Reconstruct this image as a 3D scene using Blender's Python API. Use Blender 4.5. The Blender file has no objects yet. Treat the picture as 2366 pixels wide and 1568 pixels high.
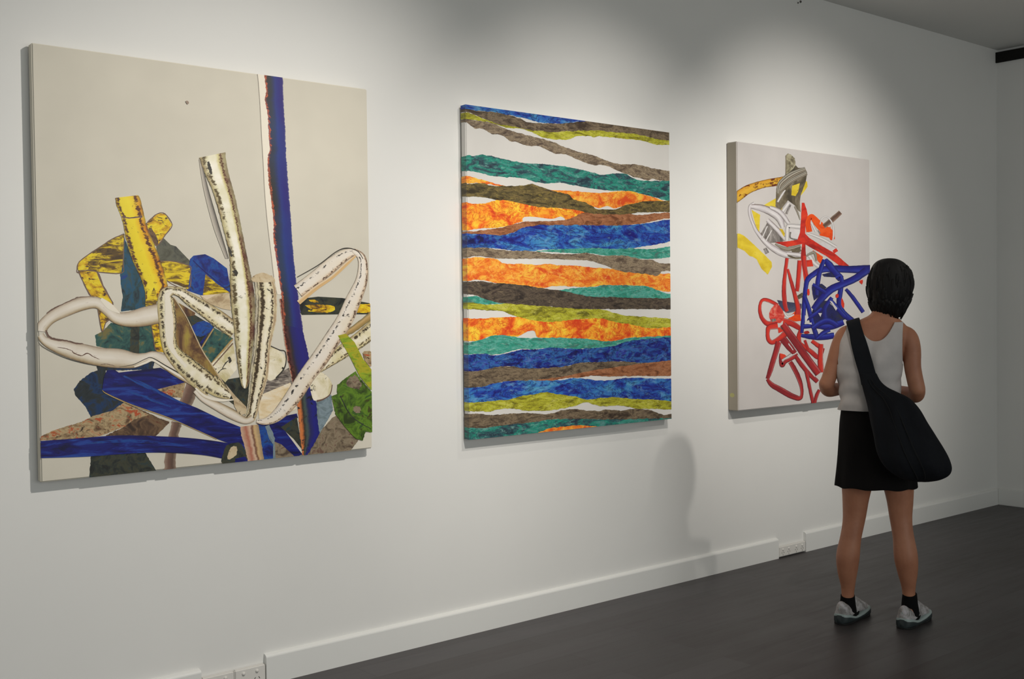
import bpy, bmesh, math, random
from mathutils import Vector, Matrix, noise as mn
from mathutils.geometry import tessellate_polygon
from mathutils.bvhtree import BVHTree
R = random.Random(7)
PI = math.pi
scene = bpy.context.scene
COL = scene.collection

# ---------------------------------------------------------------- camera, light, exposure
CAMH = 1.45
YAW, PITCH, ROLL, F = 0.70, -0.0256, -0.0115, 2600.0
_cy, _sy, _cp, _sp = math.cos(YAW), math.sin(YAW), math.cos(PITCH), math.sin(PITCH)
FWD = Vector((_sy*_cp, _cy*_cp, _sp)); RT0 = Vector((_cy, -_sy, 0)); UP0 = RT0.cross(FWD)
_cr, _sr = math.cos(ROLL), math.sin(ROLL)
RT = _cr*RT0 + _sr*UP0; UP = -_sr*RT0 + _cr*UP0
CAM = Vector((0, 0, CAMH))
cam_data = bpy.data.cameras.new('camera'); cam_data.sensor_width = 36.0
cam_data.lens = F/2366*36.0; cam_data.clip_start = 0.05; cam_data.clip_end = 60
cam = bpy.data.objects.new('camera', cam_data); COL.objects.link(cam)
m3 = Matrix((RT, UP, -FWD)).transposed()
cam.matrix_world = Matrix.Translation(CAM) @ m3.to_4x4()
scene.camera = cam
vs = scene.view_settings
vs.view_transform = 'Standard'; vs.look = 'None'; vs.gamma = 1.0; vs.use_curve_mapping = False
vs.exposure = 0.0

WY = 3.985      # the picture wall
WX = 7.965      # the far right wall
CEIL = 3.29
w = bpy.data.worlds.new('world'); scene.world = w; w.use_nodes = True
w.node_tree.nodes['Background'].inputs[0].default_value = (0.72, 0.80, 0.86, 1)
w.node_tree.nodes['Background'].inputs[1].default_value = 0.10

def spot(name, loc, aim, power, size, blend, col=(1.0, 0.945, 0.87), rad=0.045):
    l = bpy.data.lights.new(name, 'SPOT'); l.energy = power; l.spot_size = math.radians(size)
    l.spot_blend = blend; l.color = col; l.shadow_soft_size = rad
    o = bpy.data.objects.new(name, l); COL.objects.link(o); o.location = loc
    o.rotation_euler = (Vector(aim)-Vector(loc)).to_track_quat('-Z', 'Y').to_euler(); return o
spot('track_spot', (2.55, 1.50, 3.22), (1.89, WY, 0.84), 250, 84, 1.0)
spot('track_spot', (3.45, 1.95, 3.22), (3.93, WY, 1.53), 134, 67, 1.0)
spot('track_spot', (4.90, 0.84, 3.24), (5.65, WY, 1.58), 350, 53, 1.0)
spot('track_spot', (3.95, 2.75, 3.20), (3.80, WY, 1.05), 28, 66, 1.0)
def area(name, loc, rot, sx, sy, power, col):
    l = bpy.data.lights.new(name, 'AREA'); l.shape = 'RECTANGLE'; l.size = sx; l.size_y = sy
    l.energy = power; l.color = col
    o = bpy.data.objects.new(name, l); COL.objects.link(o); o.location = loc; o.rotation_euler = rot; return o
# added soft fill lights near the unseen walls to raise the room's ambient level
area('ambient_fill', (-2.9, 0.4, 1.6), (0, -math.radians(90), 0), 2.2, 3.6, 14, (0.90, 0.96, 1.0))
area('ambient_fill', (2.0, -4.1, 1.7), (math.radians(90), 0, 0), 7.0, 2.6, 105, (0.96, 1.0, 0.98))

# ---------------------------------------------------------------- helpers
def lin(c):
    c = c/255.0
    return c/12.92 if c <= 0.04045 else ((c+0.055)/1.055)**2.4
def rgb(r, g, b, k=1.0): return (min(1, lin(r)*k), min(1, lin(g)*k), min(1, lin(b)*k), 1)
def link_mesh(name, bm, mats, parent=None, smooth=False):
    me = bpy.data.meshes.new(name); bm.to_mesh(me); bm.free()
    if not isinstance(mats, (list, tuple)): mats = [mats]
    for m in mats: me.materials.append(m)
    if smooth:
        for p in me.polygons: p.use_smooth = True
    o = bpy.data.objects.new(name, me); COL.objects.link(o)
    if parent is not None: o.parent = parent
    return o
def tag(o, label, cat, group=None):
    o['label'] = label; o['category'] = cat
    if group: o['group'] = group
    return o
def empty(name, loc):
    o = bpy.data.objects.new(name, None); COL.objects.link(o); o.location = loc; o.empty_display_size = 0.1; return o
def bm_box(bm, a, b, bevel=0.0, seg=2):
    r = bmesh.ops.create_cube(bm, size=1.0)
    c = [(a[i]+b[i])/2 for i in range(3)]; s = [abs(b[i]-a[i]) for i in range(3)]
    for v in r['verts']: v.co = Vector([c[i]+v.co[i]*s[i] for i in range(3)])
    if bevel:
        es = list({e for v in r['verts'] for e in v.link_edges})
        bmesh.ops.bevel(bm, geom=es, offset=bevel, segments=seg, affect='EDGES', clamp_overlap=True)
def new_mat(name, base=None, rough=0.6, spec=0.5):
    m = bpy.data.materials.new(name); m.use_nodes = True
    nt = m.node_tree; b = nt.nodes['Principled BSDF']
    b.inputs['Roughness'].default_value = rough
    b.inputs['Specular IOR Level'].default_value = spec
    if base: b.inputs['Base Color'].default_value = base
    return m, nt, b
def ramp(nt, stops, interp='LINEAR'):
    n = nt.nodes.new('ShaderNodeValToRGB'); cr = n.color_ramp; cr.interpolation = interp
    while len(cr.elements) > 1: cr.elements.remove(cr.elements[-1])
    cr.elements[0].position = stops[0][0]; cr.elements[0].color = stops[0][1]
    for p, c in stops[1:]:
        e = cr.elements.new(p); e.color = c
    return n
def mixc(nt, fac, a, b, mode='MIX'):
    n = nt.nodes.new('ShaderNodeMix'); n.data_type = 'RGBA'; n.blend_type = mode
    if isinstance(fac, (int, float)): n.inputs[0].default_value = fac
    else: nt.links.new(fac, n.inputs[0])
    for s, i in ((a, 6), (b, 7)):
        if isinstance(s, tuple): n.inputs[i].default_value = s
        else: nt.links.new(s, n.inputs[i])
    return n.outputs[2]
def mapv(nt, src, scale):
    n = nt.nodes.new('ShaderNodeMapping'); n.inputs['Scale'].default_value = scale
    nt.links.new(src, n.inputs['Vector']); return n.outputs[0]
def noise(nt, vec, scale, detail=4, rough=0.6, dist=0.0):
    n = nt.nodes.new('ShaderNodeTexNoise'); n.inputs['Scale'].default_value = scale
    n.inputs['Detail'].default_value = detail; n.inputs['Roughness'].default_value = rough
    n.inputs['Distortion'].default_value = dist; nt.links.new(vec, n.inputs['Vector']); return n.outputs['Fac']
BK = (0, 0, 0, 1); WH = (1, 1, 1, 1)
def bump(nt, b, h, strength, dist=0.002):
    n = nt.nodes.new('ShaderNodeBump'); n.inputs['Strength'].default_value = strength; n.inputs['Distance'].default_value = dist
    nt.links.new(h, n.inputs['Height']); nt.links.new(n.outputs[0], b.inputs['Normal'])

# ---------------------------------------------------------------- room materials
def paint_mat(name, col, rough=0.62):
    m, nt, b = new_mat(name, col, rough, 0.3)
    tc = nt.nodes.new('ShaderNodeTexCoord')
    n1 = noise(nt, tc.outputs['Object'], 1.3, 3)
    r = ramp(nt, [(0.3, tuple(x*0.97 for x in col[:3])+(1,)), (0.7, col)]); nt.links.new(n1, r.inputs[0])
    nt.links.new(r.outputs[0], b.inputs['Base Color'])
    bump(nt, b, noise(nt, tc.outputs['Object'], 220, 2), 0.08, 0.0006)
    return m
M_wall = paint_mat('wall_paint', (0.80, 0.795, 0.77, 1))
M_ceil = paint_mat('ceiling_paint', (0.70, 0.70, 0.68, 1))
M_skirt = paint_mat('skirting_gloss_paint', (0.80, 0.80, 0.775, 1), 0.38)
def floor_mat():
    m, nt, b = new_mat('dark_vinyl_plank', None, 0.42, 0.35)
    tc = nt.nodes.new('ShaderNodeTexCoord')
    br = nt.nodes.new('ShaderNodeTexBrick'); br.offset = 0.37; br.inputs['Scale'].default_value = 1.0
    br.inputs['Brick Width'].default_value = 1.22; br.inputs['Row Height'].default_value = 0.15
    br.inputs['Mortar Size'].default_value = 0.0012; br.inputs['Mortar Smooth'].default_value = 0.4
    br.inputs['Color1'].default_value = rgb(66, 62, 62); br.inputs['Color2'].default_value = rgb(76, 73, 74)
    br.inputs['Mortar'].default_value = rgb(46, 43, 43)
    nt.links.new(tc.outputs['Object'], br.inputs['Vector'])
    n1 = noise(nt, mapv(nt, tc.outputs['Object'], (1.6, 14, 1)), 1.6, 6, 0.6, 0.4)
    r = ramp(nt, [(0.3, (0.66, 0.65, 0.66, 1)), (0.5, (0.98, 0.98, 0.99, 1)), (0.75, (1.22, 1.2, 1.22, 1))]); nt.links.new(n1, r.inputs[0])
    c = mixc(nt, 1.0, br.outputs['Color'], r.outputs[0], 'MULTIPLY')
    n2 = noise(nt, tc.outputs['Object'], 1.1, 3)
    r2 = ramp(nt, [(0.35, (0.9, 0.88, 0.88, 1)), (0.65, (1.06, 1.07, 1.07, 1))]); nt.links.new(n2, r2.inputs[0])
    c = mixc(nt, 1.0, c, r2.outputs[0], 'MULTIPLY')
    nt.links.new(c, b.inputs['Base Color'])
    rr = ramp(nt, [(0.3, (0.38,)*3+(1,)), (0.7, (0.52,)*3+(1,))]); nt.links.new(n1, rr.inputs[0]); nt.links.new(rr.outputs[0], b.inputs['Roughness'])
    bump(nt, b, n1, 0.12, 0.001)
    return m
M_floor = floor_mat()
M_dark, _, _ = new_mat('dark_recess', rgb(26, 25, 23), 0.8, 0.2)
M_plast = paint_mat('outlet_plastic', (0.74, 0.72, 0.68, 1), 0.35)
M_slot, _, _ = new_mat('socket_slot', rgb(40, 38, 36), 0.7, 0.2)

# ---------------------------------------------------------------- room shell
X0, Y0 = -3.0, -4.2
def slab(name, a, b, mat):
    bm = bmesh.new(); bm_box(bm, a, b); o = link_mesh(name, bm, mat); o['kind'] = 'structure'; return o
slab('floor', (X0-.1, Y0-.1, -0.1), (WX+.1, WY+.1, 0), M_floor)
slab('ceiling', (X0-.1, Y0-.1, CEIL), (WX+.1, WY+.1, CEIL+.1), M_ceil)
wall_back = slab('wall_back', (X0-.1, WY, 0), (WX+.1, WY+.1, CEIL), M_wall)
slab('wall_left', (X0-.1, Y0, 0), (X0, WY, CEIL), M_wall)
slab('wall_front', (X0-.1, Y0-.1, 0), (WX+.1, Y0, CEIL), M_wall)
# right wall: full height up to a dark recessed channel under the ceiling
slab('wall_right', (WX, Y0, 0), (WX+.1, WY, 3.196), M_wall)
o = slab('wall_right', (WX+.012, Y0, 3.196), (WX+.1, WY, CEIL), M_wall); o.name = 'wall_right_upper'
tr = slab('trim_1', (WX-.018, Y0, 3.196), (WX+.012, WY, 3.270), M_dark)
tr['label'] = 'dark narrow channel along the top of the right wall'
# skirting with a rounded top, cut away round the power points
def skirt(name, x0, x1):
    bm = bmesh.new(); prof = [(0, 0), (0.020, 0), (0.020, 0.1045), (0.0188, 0.1085), (0.0160, 0.1120), (0.0115, 0.1150), (0.004, 0.1172), (0, 0.1178)]
    a = [bm.verts.new((x0, WY-d, z)) for d, z in prof]; b = [bm.verts.new((x1, WY-d, z)) for d, z in prof]
    n = len(prof)
    for i in range(n): bm.faces.new((a[i], a[(i+1) % n], b[(i+1) % n], b[i]))
    bm.faces.new(a[::-1]); bm.faces.new(b); bmesh.ops.recalc_face_normals(bm, faces=bm.faces)
    o = link_mesh(name, bm, M_skirt); o['kind'] = 'structure'; return o
skirt('baseboard_back', X0, 1.797)
skirt('baseboard_back', 2.066, 5.338)
skirt('baseboard_back', 5.602, WX)
bm = bmesh.new(); bm_box(bm, (WX-0.020, Y0, 0), (WX, WY-0.020, 0.116), 0.003)
o = link_mesh('baseboard_right', bm, M_skirt); o['kind'] = 'structure'
# tiny screw plugs left in the wall under the ceiling
M_plug, _, _ = new_mat('screw_plug', rgb(88, 84, 78), 0.7)
for (px, pz, r_) in ((5.565, 3.262, 0.011), (5.60, 3.243, 0.008), (5.575, 3.232, 0.005)):
    bm = bmesh.new(); bmesh.ops.create_cone(bm, cap_ends=True, segments=12, radius1=r_, radius2=r_*.8, depth=0.006)
    bmesh.ops.rotate(bm, verts=bm.verts, matrix=Matrix.Rotation(PI/2, 3, 'X'))
    bmesh.ops.translate(bm, verts=bm.verts, vec=(px, WY-0.002, pz)); link_mesh('screw_plug', bm, M_plug, wall_back)

# ---------------------------------------------------------------- power points
def outlet(x0, x1, z0, z1, label, n, group=None):
    root = empty('power_outlet', ((x0+x1)/2, WY, (z0+z1)/2)); wd = x1-x0; h = z1-z0
    tag(root, label, 'power outlet', group)
    bm = bmesh.new(); bm_box(bm, (-wd/2, -0.020, -h/2), (wd/2, 0, h/2), 0.004, 3)
    link_mesh('cover_plate', bm, M_plast, root)
    pitch = wd/n
    for k in range(n):
        cx = -wd/2+pitch*(k+.5)+(0.004 if k % 2 else -0.004)*(-1)
        bm = bmesh.new(); bmesh.ops.create_uvsphere(bm, u_segments=14, v_segments=8, radius=1)
        for v in bm.verts: v.co = Vector((cx+v.co.x*0.0075, -0.020+v.co.y*0.006, h/2-0.019+v.co.z*0.0075))
        link_mesh('rocker_switch', bm, M_plast, root, True)
        for (dx, ang, L_) in ((-0.009, 0.5, 0.009), (0.009, -0.5, 0.009), (0, 0, 0.010)):
            bm = bmesh.new(); bm_box(bm, (-0.0012, -0.0204, -L_/2), (0.0012, -0.0185, L_/2))
            bmesh.ops.rotate(bm, verts=bm.verts, matrix=Matrix.Rotation(ang, 3, 'Y'))
            zz = -h*0.12 if dx else -h*0.32
            bmesh.ops.translate(bm, verts=bm.verts, vec=(cx+dx, 0, zz)); link_mesh('socket_slot', bm, M_slot, root)
    return root
outlet(1.800, 1.930, 0.008, 0.083, 'white double power outlet in the skirting under the large beige painting, left of a pair', 2)
outlet(1.932, 2.062, 0.008, 0.083, 'white double power outlet in the skirting, right of a pair beside the skirting end', 2)
outlet(5.341, 5.599, 0.006, 0.066, 'long white four-switch power outlet in the skirting left of the standing woman', 4)

# ---------------------------------------------------------------- paintings
def pray(u, v): return FWD+(u-1183)/F*RT-(v-784)/F*UP
def at(u, v, d):
    r = pray(u, v); return CAM+r*((WY-d)/r.y)
CROP = {'A': (80, 440, 3.92), 'B': (440, 340, 3.7333), 'C': (80, 780, 4.611), 'D': (400, 720, 3.92), 'E': (580, 160, 5.6),
        'F': (340, 600, 5.2267), 'G': (1050, 230, 4.639), 'H': (1050, 480, 4.639), 'I': (1050, 730, 4.639),
        'J': (1680, 340, 5.059), 'K': (1720, 580, 5.6), 'L': (1730, 740, 7.127), 'P': (0, 0, 1)}
def cr_pts(c, pts):
    ox, oy, s = CROP[c]; return [(ox+p[0]/s, oy+p[1]/s)+tuple(q/s for q in p[2:]) for p in pts]
def catmull(pts, n, closed=False):
    out = []; N = len(pts)
    rng = range(N if closed else N-1)
    for i in rng:
        p0 = pts[(i-1) % N] if (closed or i > 0) else pts[i]; p1 = pts[i]; p2 = pts[(i+1) % N]
        p3 = pts[(i+2) % N] if (closed or i+2 < N) else p2
        for k in range(n):
            t = k/n; a = []
            for j in range(len(p1)):
                a.append(0.5*((2*p1[j])+(-p0[j]+p2[j])*t+(2*p0[j]-5*p1[j]+4*p2[j]-p3[j])*t*t+(-p0[j]+3*p1[j]-3*p2[j]+p3[j])*t**3))
            out.append(tuple(a))
    if not closed: out.append(tuple(pts[-1]))
    return out

class Painting:
    def __init__(s, x0, x1, z0, z1, depth, label, mat_face, side_mat=None, gap=0.0015):
        s.gap = gap
        s.x0, s.x1, s.z0, s.z1, s.d = x0, x1, z0, z1, depth
        s.c = Vector(((x0+x1)/2, WY, z0)); s.k = 0; s.left = []
        s.root = empty('painting', s.c); tag(s.root, label, 'painting')
        bm = bmesh.new(); bm_box(bm, (x0-s.c.x, -depth, 0), (x1-s.c.x, -gap, z1-z0), 0.004, 3)
        o = link_mesh('canvas', bm, mat_face, s.root, True)
        if side_mat:
            o.data.materials.append(side_mat)
            for p in o.data.polygons:
                if abs(p.normal.x) > 0.9: p.material_index = 1
                p.use_smooth = False
        else:
            for p in o.data.polygons: p.use_smooth = False
        s.mesh = None
    def begin(s, name, mat, label=None):
        s.bm = bmesh.new(); s.uv = s.bm.loops.layers.uv.new('UV'); s.mats = [mat]; s.name = name; s.lab = label
    def y(s): return -s.d-0.00003*(s.k+4)
    def loc(s, u, v):
        p = at(u, v, s.d)-s.c; return Vector((p.x, s.y(), p.z))
    def quadstrip(s, L, Rr, us, mi=0, vv=(0, 1)):
        n = len(L); rows = []; M = 6
        for i in range(n):
            a = s.loc(*L[i]); b = s.loc(*Rr[i])
            rows.append([s.bm.verts.new(a.lerp(b, j/M)) for j in range(M+1)])
        for i in range(n-1):
            for j in range(M):
                try: f = s.bm.faces.new((rows[i][j], rows[i][j+1], rows[i+1][j+1], rows[i+1][j]))
                except ValueError: continue
                f.material_index = mi
                for l, (uu, v_) in zip(f.loops, ((us[i], j/M), (us[i], (j+1)/M), (us[i+1], (j+1)/M), (us[i+1], j/M))):
                    l[s.uv].uv = (uu+s.k*3.7, vv[0]+(vv[1]-vv[0])*v_)
    def stroke(s, crop, pts, mi=0, n=7, flip=False, rag=0.0):
        P = catmull(cr_pts(crop, pts), n); L = []; Rr = []; us = []; u = 0
        for i, p in enumerate(P):
            a = P[max(0, i-1)]; b = P[min(len(P)-1, i+1)]
            dx, dy = b[0]-a[0], b[1]-a[1]; l = math.hypot(dx, dy) or 1; nx, ny = -dy/l, dx/l
            h = max(0.4, p[2]/2)
            j1 = (mn.noise(Vector((p[0]*.35, p[1]*.35, s.k+.3))))*rag; j2 = (mn.noise(Vector((p[0]*.35, p[1]*.35, s.k+9.3))))*rag
            L.append((p[0]+nx*(h+j1), p[1]+ny*(h+j1))); Rr.append((p[0]-nx*(h+j2), p[1]-ny*(h+j2)))
            if i: u += math.hypot(p[0]-P[i-1][0], p[1]-P[i-1][1])/50
            us.append(u)
        if flip: L, Rr = Rr, L
        s.quadstrip(L, Rr, us, mi); s.k += .25
    def edges(s, crop, Lp, Rp, mi=0, n=6, rag=0.0, vv=(0, 1)):
        def res(pts, m):
            P = catmull(cr_pts(crop, pts), 10); d = [0]
            for i in range(1, len(P)): d.append(d[-1]+math.hypot(P[i][0]-P[i-1][0], P[i][1]-P[i-1][1]))
            out = []; k = 0
            for q in range(m+1):
                t = d[-1]*q/m
                while k < len(d)-2 and d[k+1] < t: k += 1
                f = (t-d[k])/((d[k+1]-d[k]) or 1); out.append((P[k][0]+(P[k+1][0]-P[k][0])*f, P[k][1]+(P[k+1][1]-P[k][1])*f))
            return out, d[-1]
        LL, dl = res(Lp, 8); m = max(8, int(dl/3)); LL, dl = res(Lp, m); RR, _ = res(Rp, m)
        if rag:
            LL = [(x+mn.noise(Vector((x*.22, y*.22, s.k)))*rag, y+mn.noise(Vector((y*.25, x*.25, s.k+5)))*rag) for x, y in LL]
            RR = [(x+mn.noise(Vector((x*.22, y*.22, s.k+3)))*rag, y+mn.noise(Vector((y*.25, x*.25, s.k+8)))*rag) for x, y in RR]
        s.quadstrip(LL, RR, [dl*i/m/50 for i in range(m+1)], mi, vv); s.k += .25
    def poly(s, crop, pts, mi=0, smooth=2, rag=0.0):
        P = cr_pts(crop, [p[:2] for p in pts])
        if smooth: P = catmull(P, smooth, True) if smooth > 1 else P
        if rag:
            Q = []
            for i in range(len(P)):
                a, b = P[i], P[(i+1) % len(P)]; l = math.hypot(b[0]-a[0], b[1]-a[1]); m = max(1, int(l/3))
                for k in range(m):
                    x, y = a[0]+(b[0]-a[0])*k/m, a[1]+(b[1]-a[1])*k/m
                    Q.append((x+mn.noise(Vector((x*.3, y*.3, s.k)))*rag, y+mn.noise(Vector((x*.3, y*.3, s.k+7)))*rag))
            P = Q
        vs_ = [s.bm.verts.new(s.loc(*p)) for p in P]
        for t in tessellate_polygon([[Vector((p[0], p[1], 0)) for p in P]]):
            try: f = s.bm.faces.new([vs_[i] for i in t])
            except ValueError: continue
            f.material_index = mi
            for l, i in zip(f.loops, t): l[s.uv].uv = (P[i][0]/50+s.k, P[i][1]/50)
        s.k += .25
    def outline(s, crop, pts, m, w=9, rag=1.0):
        s.stroke(crop, [(p[0], p[1], w) for p in pts]+[(pts[0][0], pts[0][1], w)], m, n=4, rag=rag)
    def mat(s, m):
        s.mats.append(m); return len(s.mats)-1
    def end(s, wrap=False):
        bm = s.bm; e = 0.0004
        for co, no in (((s.x0-s.c.x+e, 0, 0), (-1, 0, 0)), ((s.x1-s.c.x-e, 0, 0), (1, 0, 0)), ((0, 0, e), (0, 0, -1)), ((0, 0, s.z1-s.z0-e), (0, 0, 1))):
            bmesh.ops.bisect_plane(bm, geom=bm.verts[:]+bm.edges[:]+bm.faces[:], plane_co=co, plane_no=no, clear_outer=True, dist=1e-7)
        if wrap:   # the band runs on round the left edge of the stretched canvas
            xl = s.x0-s.c.x+e; zs = [v.co.z for v in bm.verts if abs(v.co.x-xl) < 2e-5]
            if zs:
                za, zb = min(zs), max(zs); x_ = s.x0-s.c.x-0.0004-0.00003*s.k; y1 = -s.d
                q = [(x_, y1, za), (x_, -s.gap-0.0005, za+0.002), (x_, -s.gap-0.0005, zb-0.001), (x_, y1, zb)]
                vv = [bm.verts.new(c) for c in q]; f = bm.faces.new(vv)
                for l, c in zip(f.loops, q): l[s.uv].uv = (c[1]*8, c[2]*8)
                q2 = [(xl, s.y()+.00003, za), (x_, y1, za), (x_, y1, zb), (xl, s.y()+.00003, zb)]
                f = bm.faces.new([bm.verts.new(c) for c in q2])
                for l, c in zip(f.loops, q2): l[s.uv].uv = (c[0]*8, c[2]*8)
        for f in bm.faces:
            f.normal_update()
            if abs(f.normal.y) > 0.5 and f.normal.y > 0: f.normal_flip()
            elif abs(f.normal.x) > 0.5 and f.normal.x > 0: f.normal_flip()
        o = link_mesh(s.name, bm, s.mats, s.root)
        if s.lab: o['label'] = s.lab
        s.k += 1; return o

def cv(c, k=1.0): return rgb(c[0], c[1], c[2], k)
def rib(name, stops, marks=None, var=None, amp=0.16, k=1.1, rough=0.5, seams=None):
    """ribbon paint: colour profile across the stroke, wobbled, with blotches"""
    m, nt, b = new_mat(name, None, rough, 0.35)
    uv = nt.nodes.new('ShaderNodeUVMap').outputs[0]
    sep = nt.nodes.new('ShaderNodeSeparateXYZ'); nt.links.new(uv, sep.inputs[0])
    n1 = noise(nt, mapv(nt, uv, (1.6, 0.7, 1)), 3.2, 6, 0.7)
    ma = nt.nodes.new('ShaderNodeMath'); ma.operation = 'MULTIPLY_ADD'; nt.links.new(n1, ma.inputs[0]); ma.inputs[1].default_value = amp*2
    nt.links.new(sep.outputs[1], ma.inputs[2]); mb = nt.nodes.new('ShaderNodeMath'); mb.operation = 'SUBTRACT'
    nt.links.new(ma.outputs[0], mb.inputs[0]); mb.inputs[1].default_value = amp
    r = ramp(nt, [(p, cv(c, k)) for p, c in stops]); nt.links.new(mb.outputs[0], r.inputs[0]); c = r.outputs[0]
    if var:
        n2 = noise(nt, mapv(nt, uv, (var[1], var[1]*.8, 1)), 1.0, 3, 0.5)
        rr = ramp(nt, [(0.42, BK), (0.66, (var[2],)*3+(1,))]); nt.links.new(n2, rr.inputs[0]); c = mixc(nt, rr.outputs[0], c, cv(var[0], k))
    if marks:
        for (mc, th, su, sv) in marks:
            n3 = noise(nt, mapv(nt, uv, (su, sv, 1)), 1.0, 7, 0.68, 0.5)
            rr = ramp(nt, [(th-0.035, BK), (th+0.005, WH)]); nt.links.new(n3, rr.inputs[0]); c = mixc(nt, rr.outputs[0], c, cv(mc, k))
    for (pos, wd, sc_, th, fr_) in (seams or []):     # ragged broken lines running along the ribbon
        h = noise(nt, mapv(nt, uv, (fr_, fr_*.5, 1)), 1.0, 6, 0.75, 0.3)
        a1 = nt.nodes.new('ShaderNodeMath'); a1.operation = 'SUBTRACT'; nt.links.new(sep.outputs[1], a1.inputs[0]); a1.inputs[1].default_value = pos
        a2 = nt.nodes.new('ShaderNodeMath'); a2.operation = 'MULTIPLY_ADD'; nt.links.new(h, a2.inputs[0]); a2.inputs[1].default_value = 0.5; nt.links.new(a1.outputs[0], a2.inputs[2])
        a3 = nt.nodes.new('ShaderNodeMath'); a3.operation = 'SUBTRACT'; nt.links.new(a2.outputs[0], a3.inputs[0]); a3.inputs[1].default_value = 0.25
        a4 = nt.nodes.new('ShaderNodeMath'); a4.operation = 'ABSOLUTE'; nt.links.new(a3.outputs[0], a4.inputs[0])
        r1 = ramp(nt, [(wd*.55, WH), (wd, BK)]); nt.links.new(a4.outputs[0], r1.inputs[0])
        h2 = noise(nt, mapv(nt, uv, (fr_*.45, 1.0, 1)), 1.3, 5, 0.7); r2 = ramp(nt, [(th-.04, BK), (th+.02, WH)]); nt.links.new(h2, r2.inputs[0])
        c = mixc(nt, mixc(nt, 1.0, r1.outputs[0], r2.outputs[0], 'MULTIPLY'), c, cv(sc_, k))
    nt.links.new(c, b.inputs['Base Color']); return m
def flat(name, cols, scale=2.0, st=(1, 1), marks=None, k=1.1, dist=0.8, rough=0.5, obj=False, veins=None, sh=0):
    m, nt, b = new_mat(name, None, rough, 0.35)
    uv = nt.nodes.new('ShaderNodeTexCoord').outputs['Object'] if obj else nt.nodes.new('ShaderNodeUVMap').outputs[0]
    mp = nt.nodes.new('ShaderNodeMapping'); mp.inputs['Scale'].default_value = (st[0], 1, st[1]) if obj else (st[0], st[1], 1)
    mp.inputs['Location'].default_value = (sh, sh*.7, sh*.3); nt.links.new(uv, mp.inputs['Vector'])
    n1 = noise(nt, mp.outputs[0], scale, 7, 0.66, dist)
    n = len(cols); lo, hi = 0.37, 0.64
    r = ramp(nt, [(lo+(hi-lo)*i/(n-1), cv(c, k)) for i, c in enumerate(cols)]); nt.links.new(n1, r.inputs[0]); c = r.outputs[0]
    if veins:      # fine crinkled dark lines
        n2 = noise(nt, mp.outputs[0], veins[1], 5, 0.62, 1.2)
        s1 = nt.nodes.new('ShaderNodeMath'); s1.operation = 'SUBTRACT'; nt.links.new(n2, s1.inputs[0]); s1.inputs[1].default_value = 0.5
        s2 = nt.nodes.new('ShaderNodeMath'); s2.operation = 'ABSOLUTE'; nt.links.new(s1.outputs[0], s2.inputs[0])
        rr = ramp(nt, [(0.0, (veins[2],)*3+(1,)), (veins[3], BK)]); nt.links.new(s2.outputs[0], rr.inputs[0]); c = mixc(nt, rr.outputs[0], c, cv(veins[0], k))
        if len(veins) > 4:
            n4 = noise(nt, mp.outputs[0], veins[1]*1.7, 4, 0.6, 0.6); r4 = ramp(nt, [(0.56, BK), (0.7, (.55, .55, .55, 1))]); nt.links.new(n4, r4.inputs[0]); c = mixc(nt, r4.outputs[0], c, cv(veins[4], k))
    if marks:
        for (mc, th, su, sv) in marks:
            n3 = noise(nt, mapv(nt, uv, (su, sv, sv)), 1.0, 7, 0.68, 0.5)
            rr = ramp(nt, [(th-0.035, BK), (th+0.005, WH)]); nt.links.new(n3, rr.inputs[0]); c = mixc(nt, rr.outputs[0], c, cv(mc, k))
    nt.links.new(c, b.inputs['Base Color']); return m
def canvas_mat(name, col, k=1.0):
    m, nt, b = new_mat(name, None, 0.75, 0.2)
    tc = nt.nodes.new('ShaderNodeTexCoord').outputs['Object']
    c2 = tuple(x*0.96 for x in col)
    r = ramp(nt, [(0.35, cv(c2, k)), (0.65, cv(col, k))]); nt.links.new(noise(nt, tc, 2.2, 3), r.inputs[0]); nt.links.new(r.outputs[0], b.inputs['Base Color'])
    bump(nt, b, noise(nt, tc, 500, 2), 0.15, 0.0004); return m

# paints
BEI = canvas_mat('beige_ground', (219, 213, 198), 1.0)
CR = ((40, 36, 28), 0.60, 2.2, 3.0)
m_cream = rib('cream_ribbon', [(0, (70, 58, 44)), (0.05, (176, 156, 116)), (0.16, (214, 200, 162)), (0.34, (236, 228, 208)), (0.6, (238, 231, 216)), (0.8, (212, 200, 168)), (0.94, (168, 146, 106)), (1, (84, 66, 48))], [((46, 40, 30), 0.665, 3.6, 2.0)], ((206, 194, 140), 1.2, 0.7), 0.07, seams=[(0.22, 0.07, (88, 72, 48), 0.505, 8), (0.78, 0.095, (66, 54, 38), 0.485, 9), (0.05, 0.03, (52, 44, 34), 0.40, 5)])
m_cream_pk = rib('pinkish_white_ribbon', [(0, (84, 76, 68)), (0.06, (206, 194, 178)), (0.28, (230, 222, 212)), (0.72, (228, 218, 204)), (0.9, (208, 182, 152)), (1, (118, 94, 80))], [((52, 48, 46), 0.68, 4, 2)], ((222, 208, 184), 1.0, 0.5), 0.06, seams=[(0.30, 0.06, (50, 47, 46), 0.515, 8), (0.88, 0.06, (96, 74, 60), 0.50, 7)])
m_cream_soft = rib('soft_cream_ribbon', [(0, (120, 100, 82)), (0.06, (176, 160, 140)), (0.22, (214, 204, 188)), (0.5, (226, 218, 206)), (0.72, (214, 204, 186)), (0.9, (170, 150, 116)), (1, (104, 82, 60))], [((122, 70, 52), 0.68, 1.6, 9)], ((196, 178, 156), 0.7, 0.4), 0.04)
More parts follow.
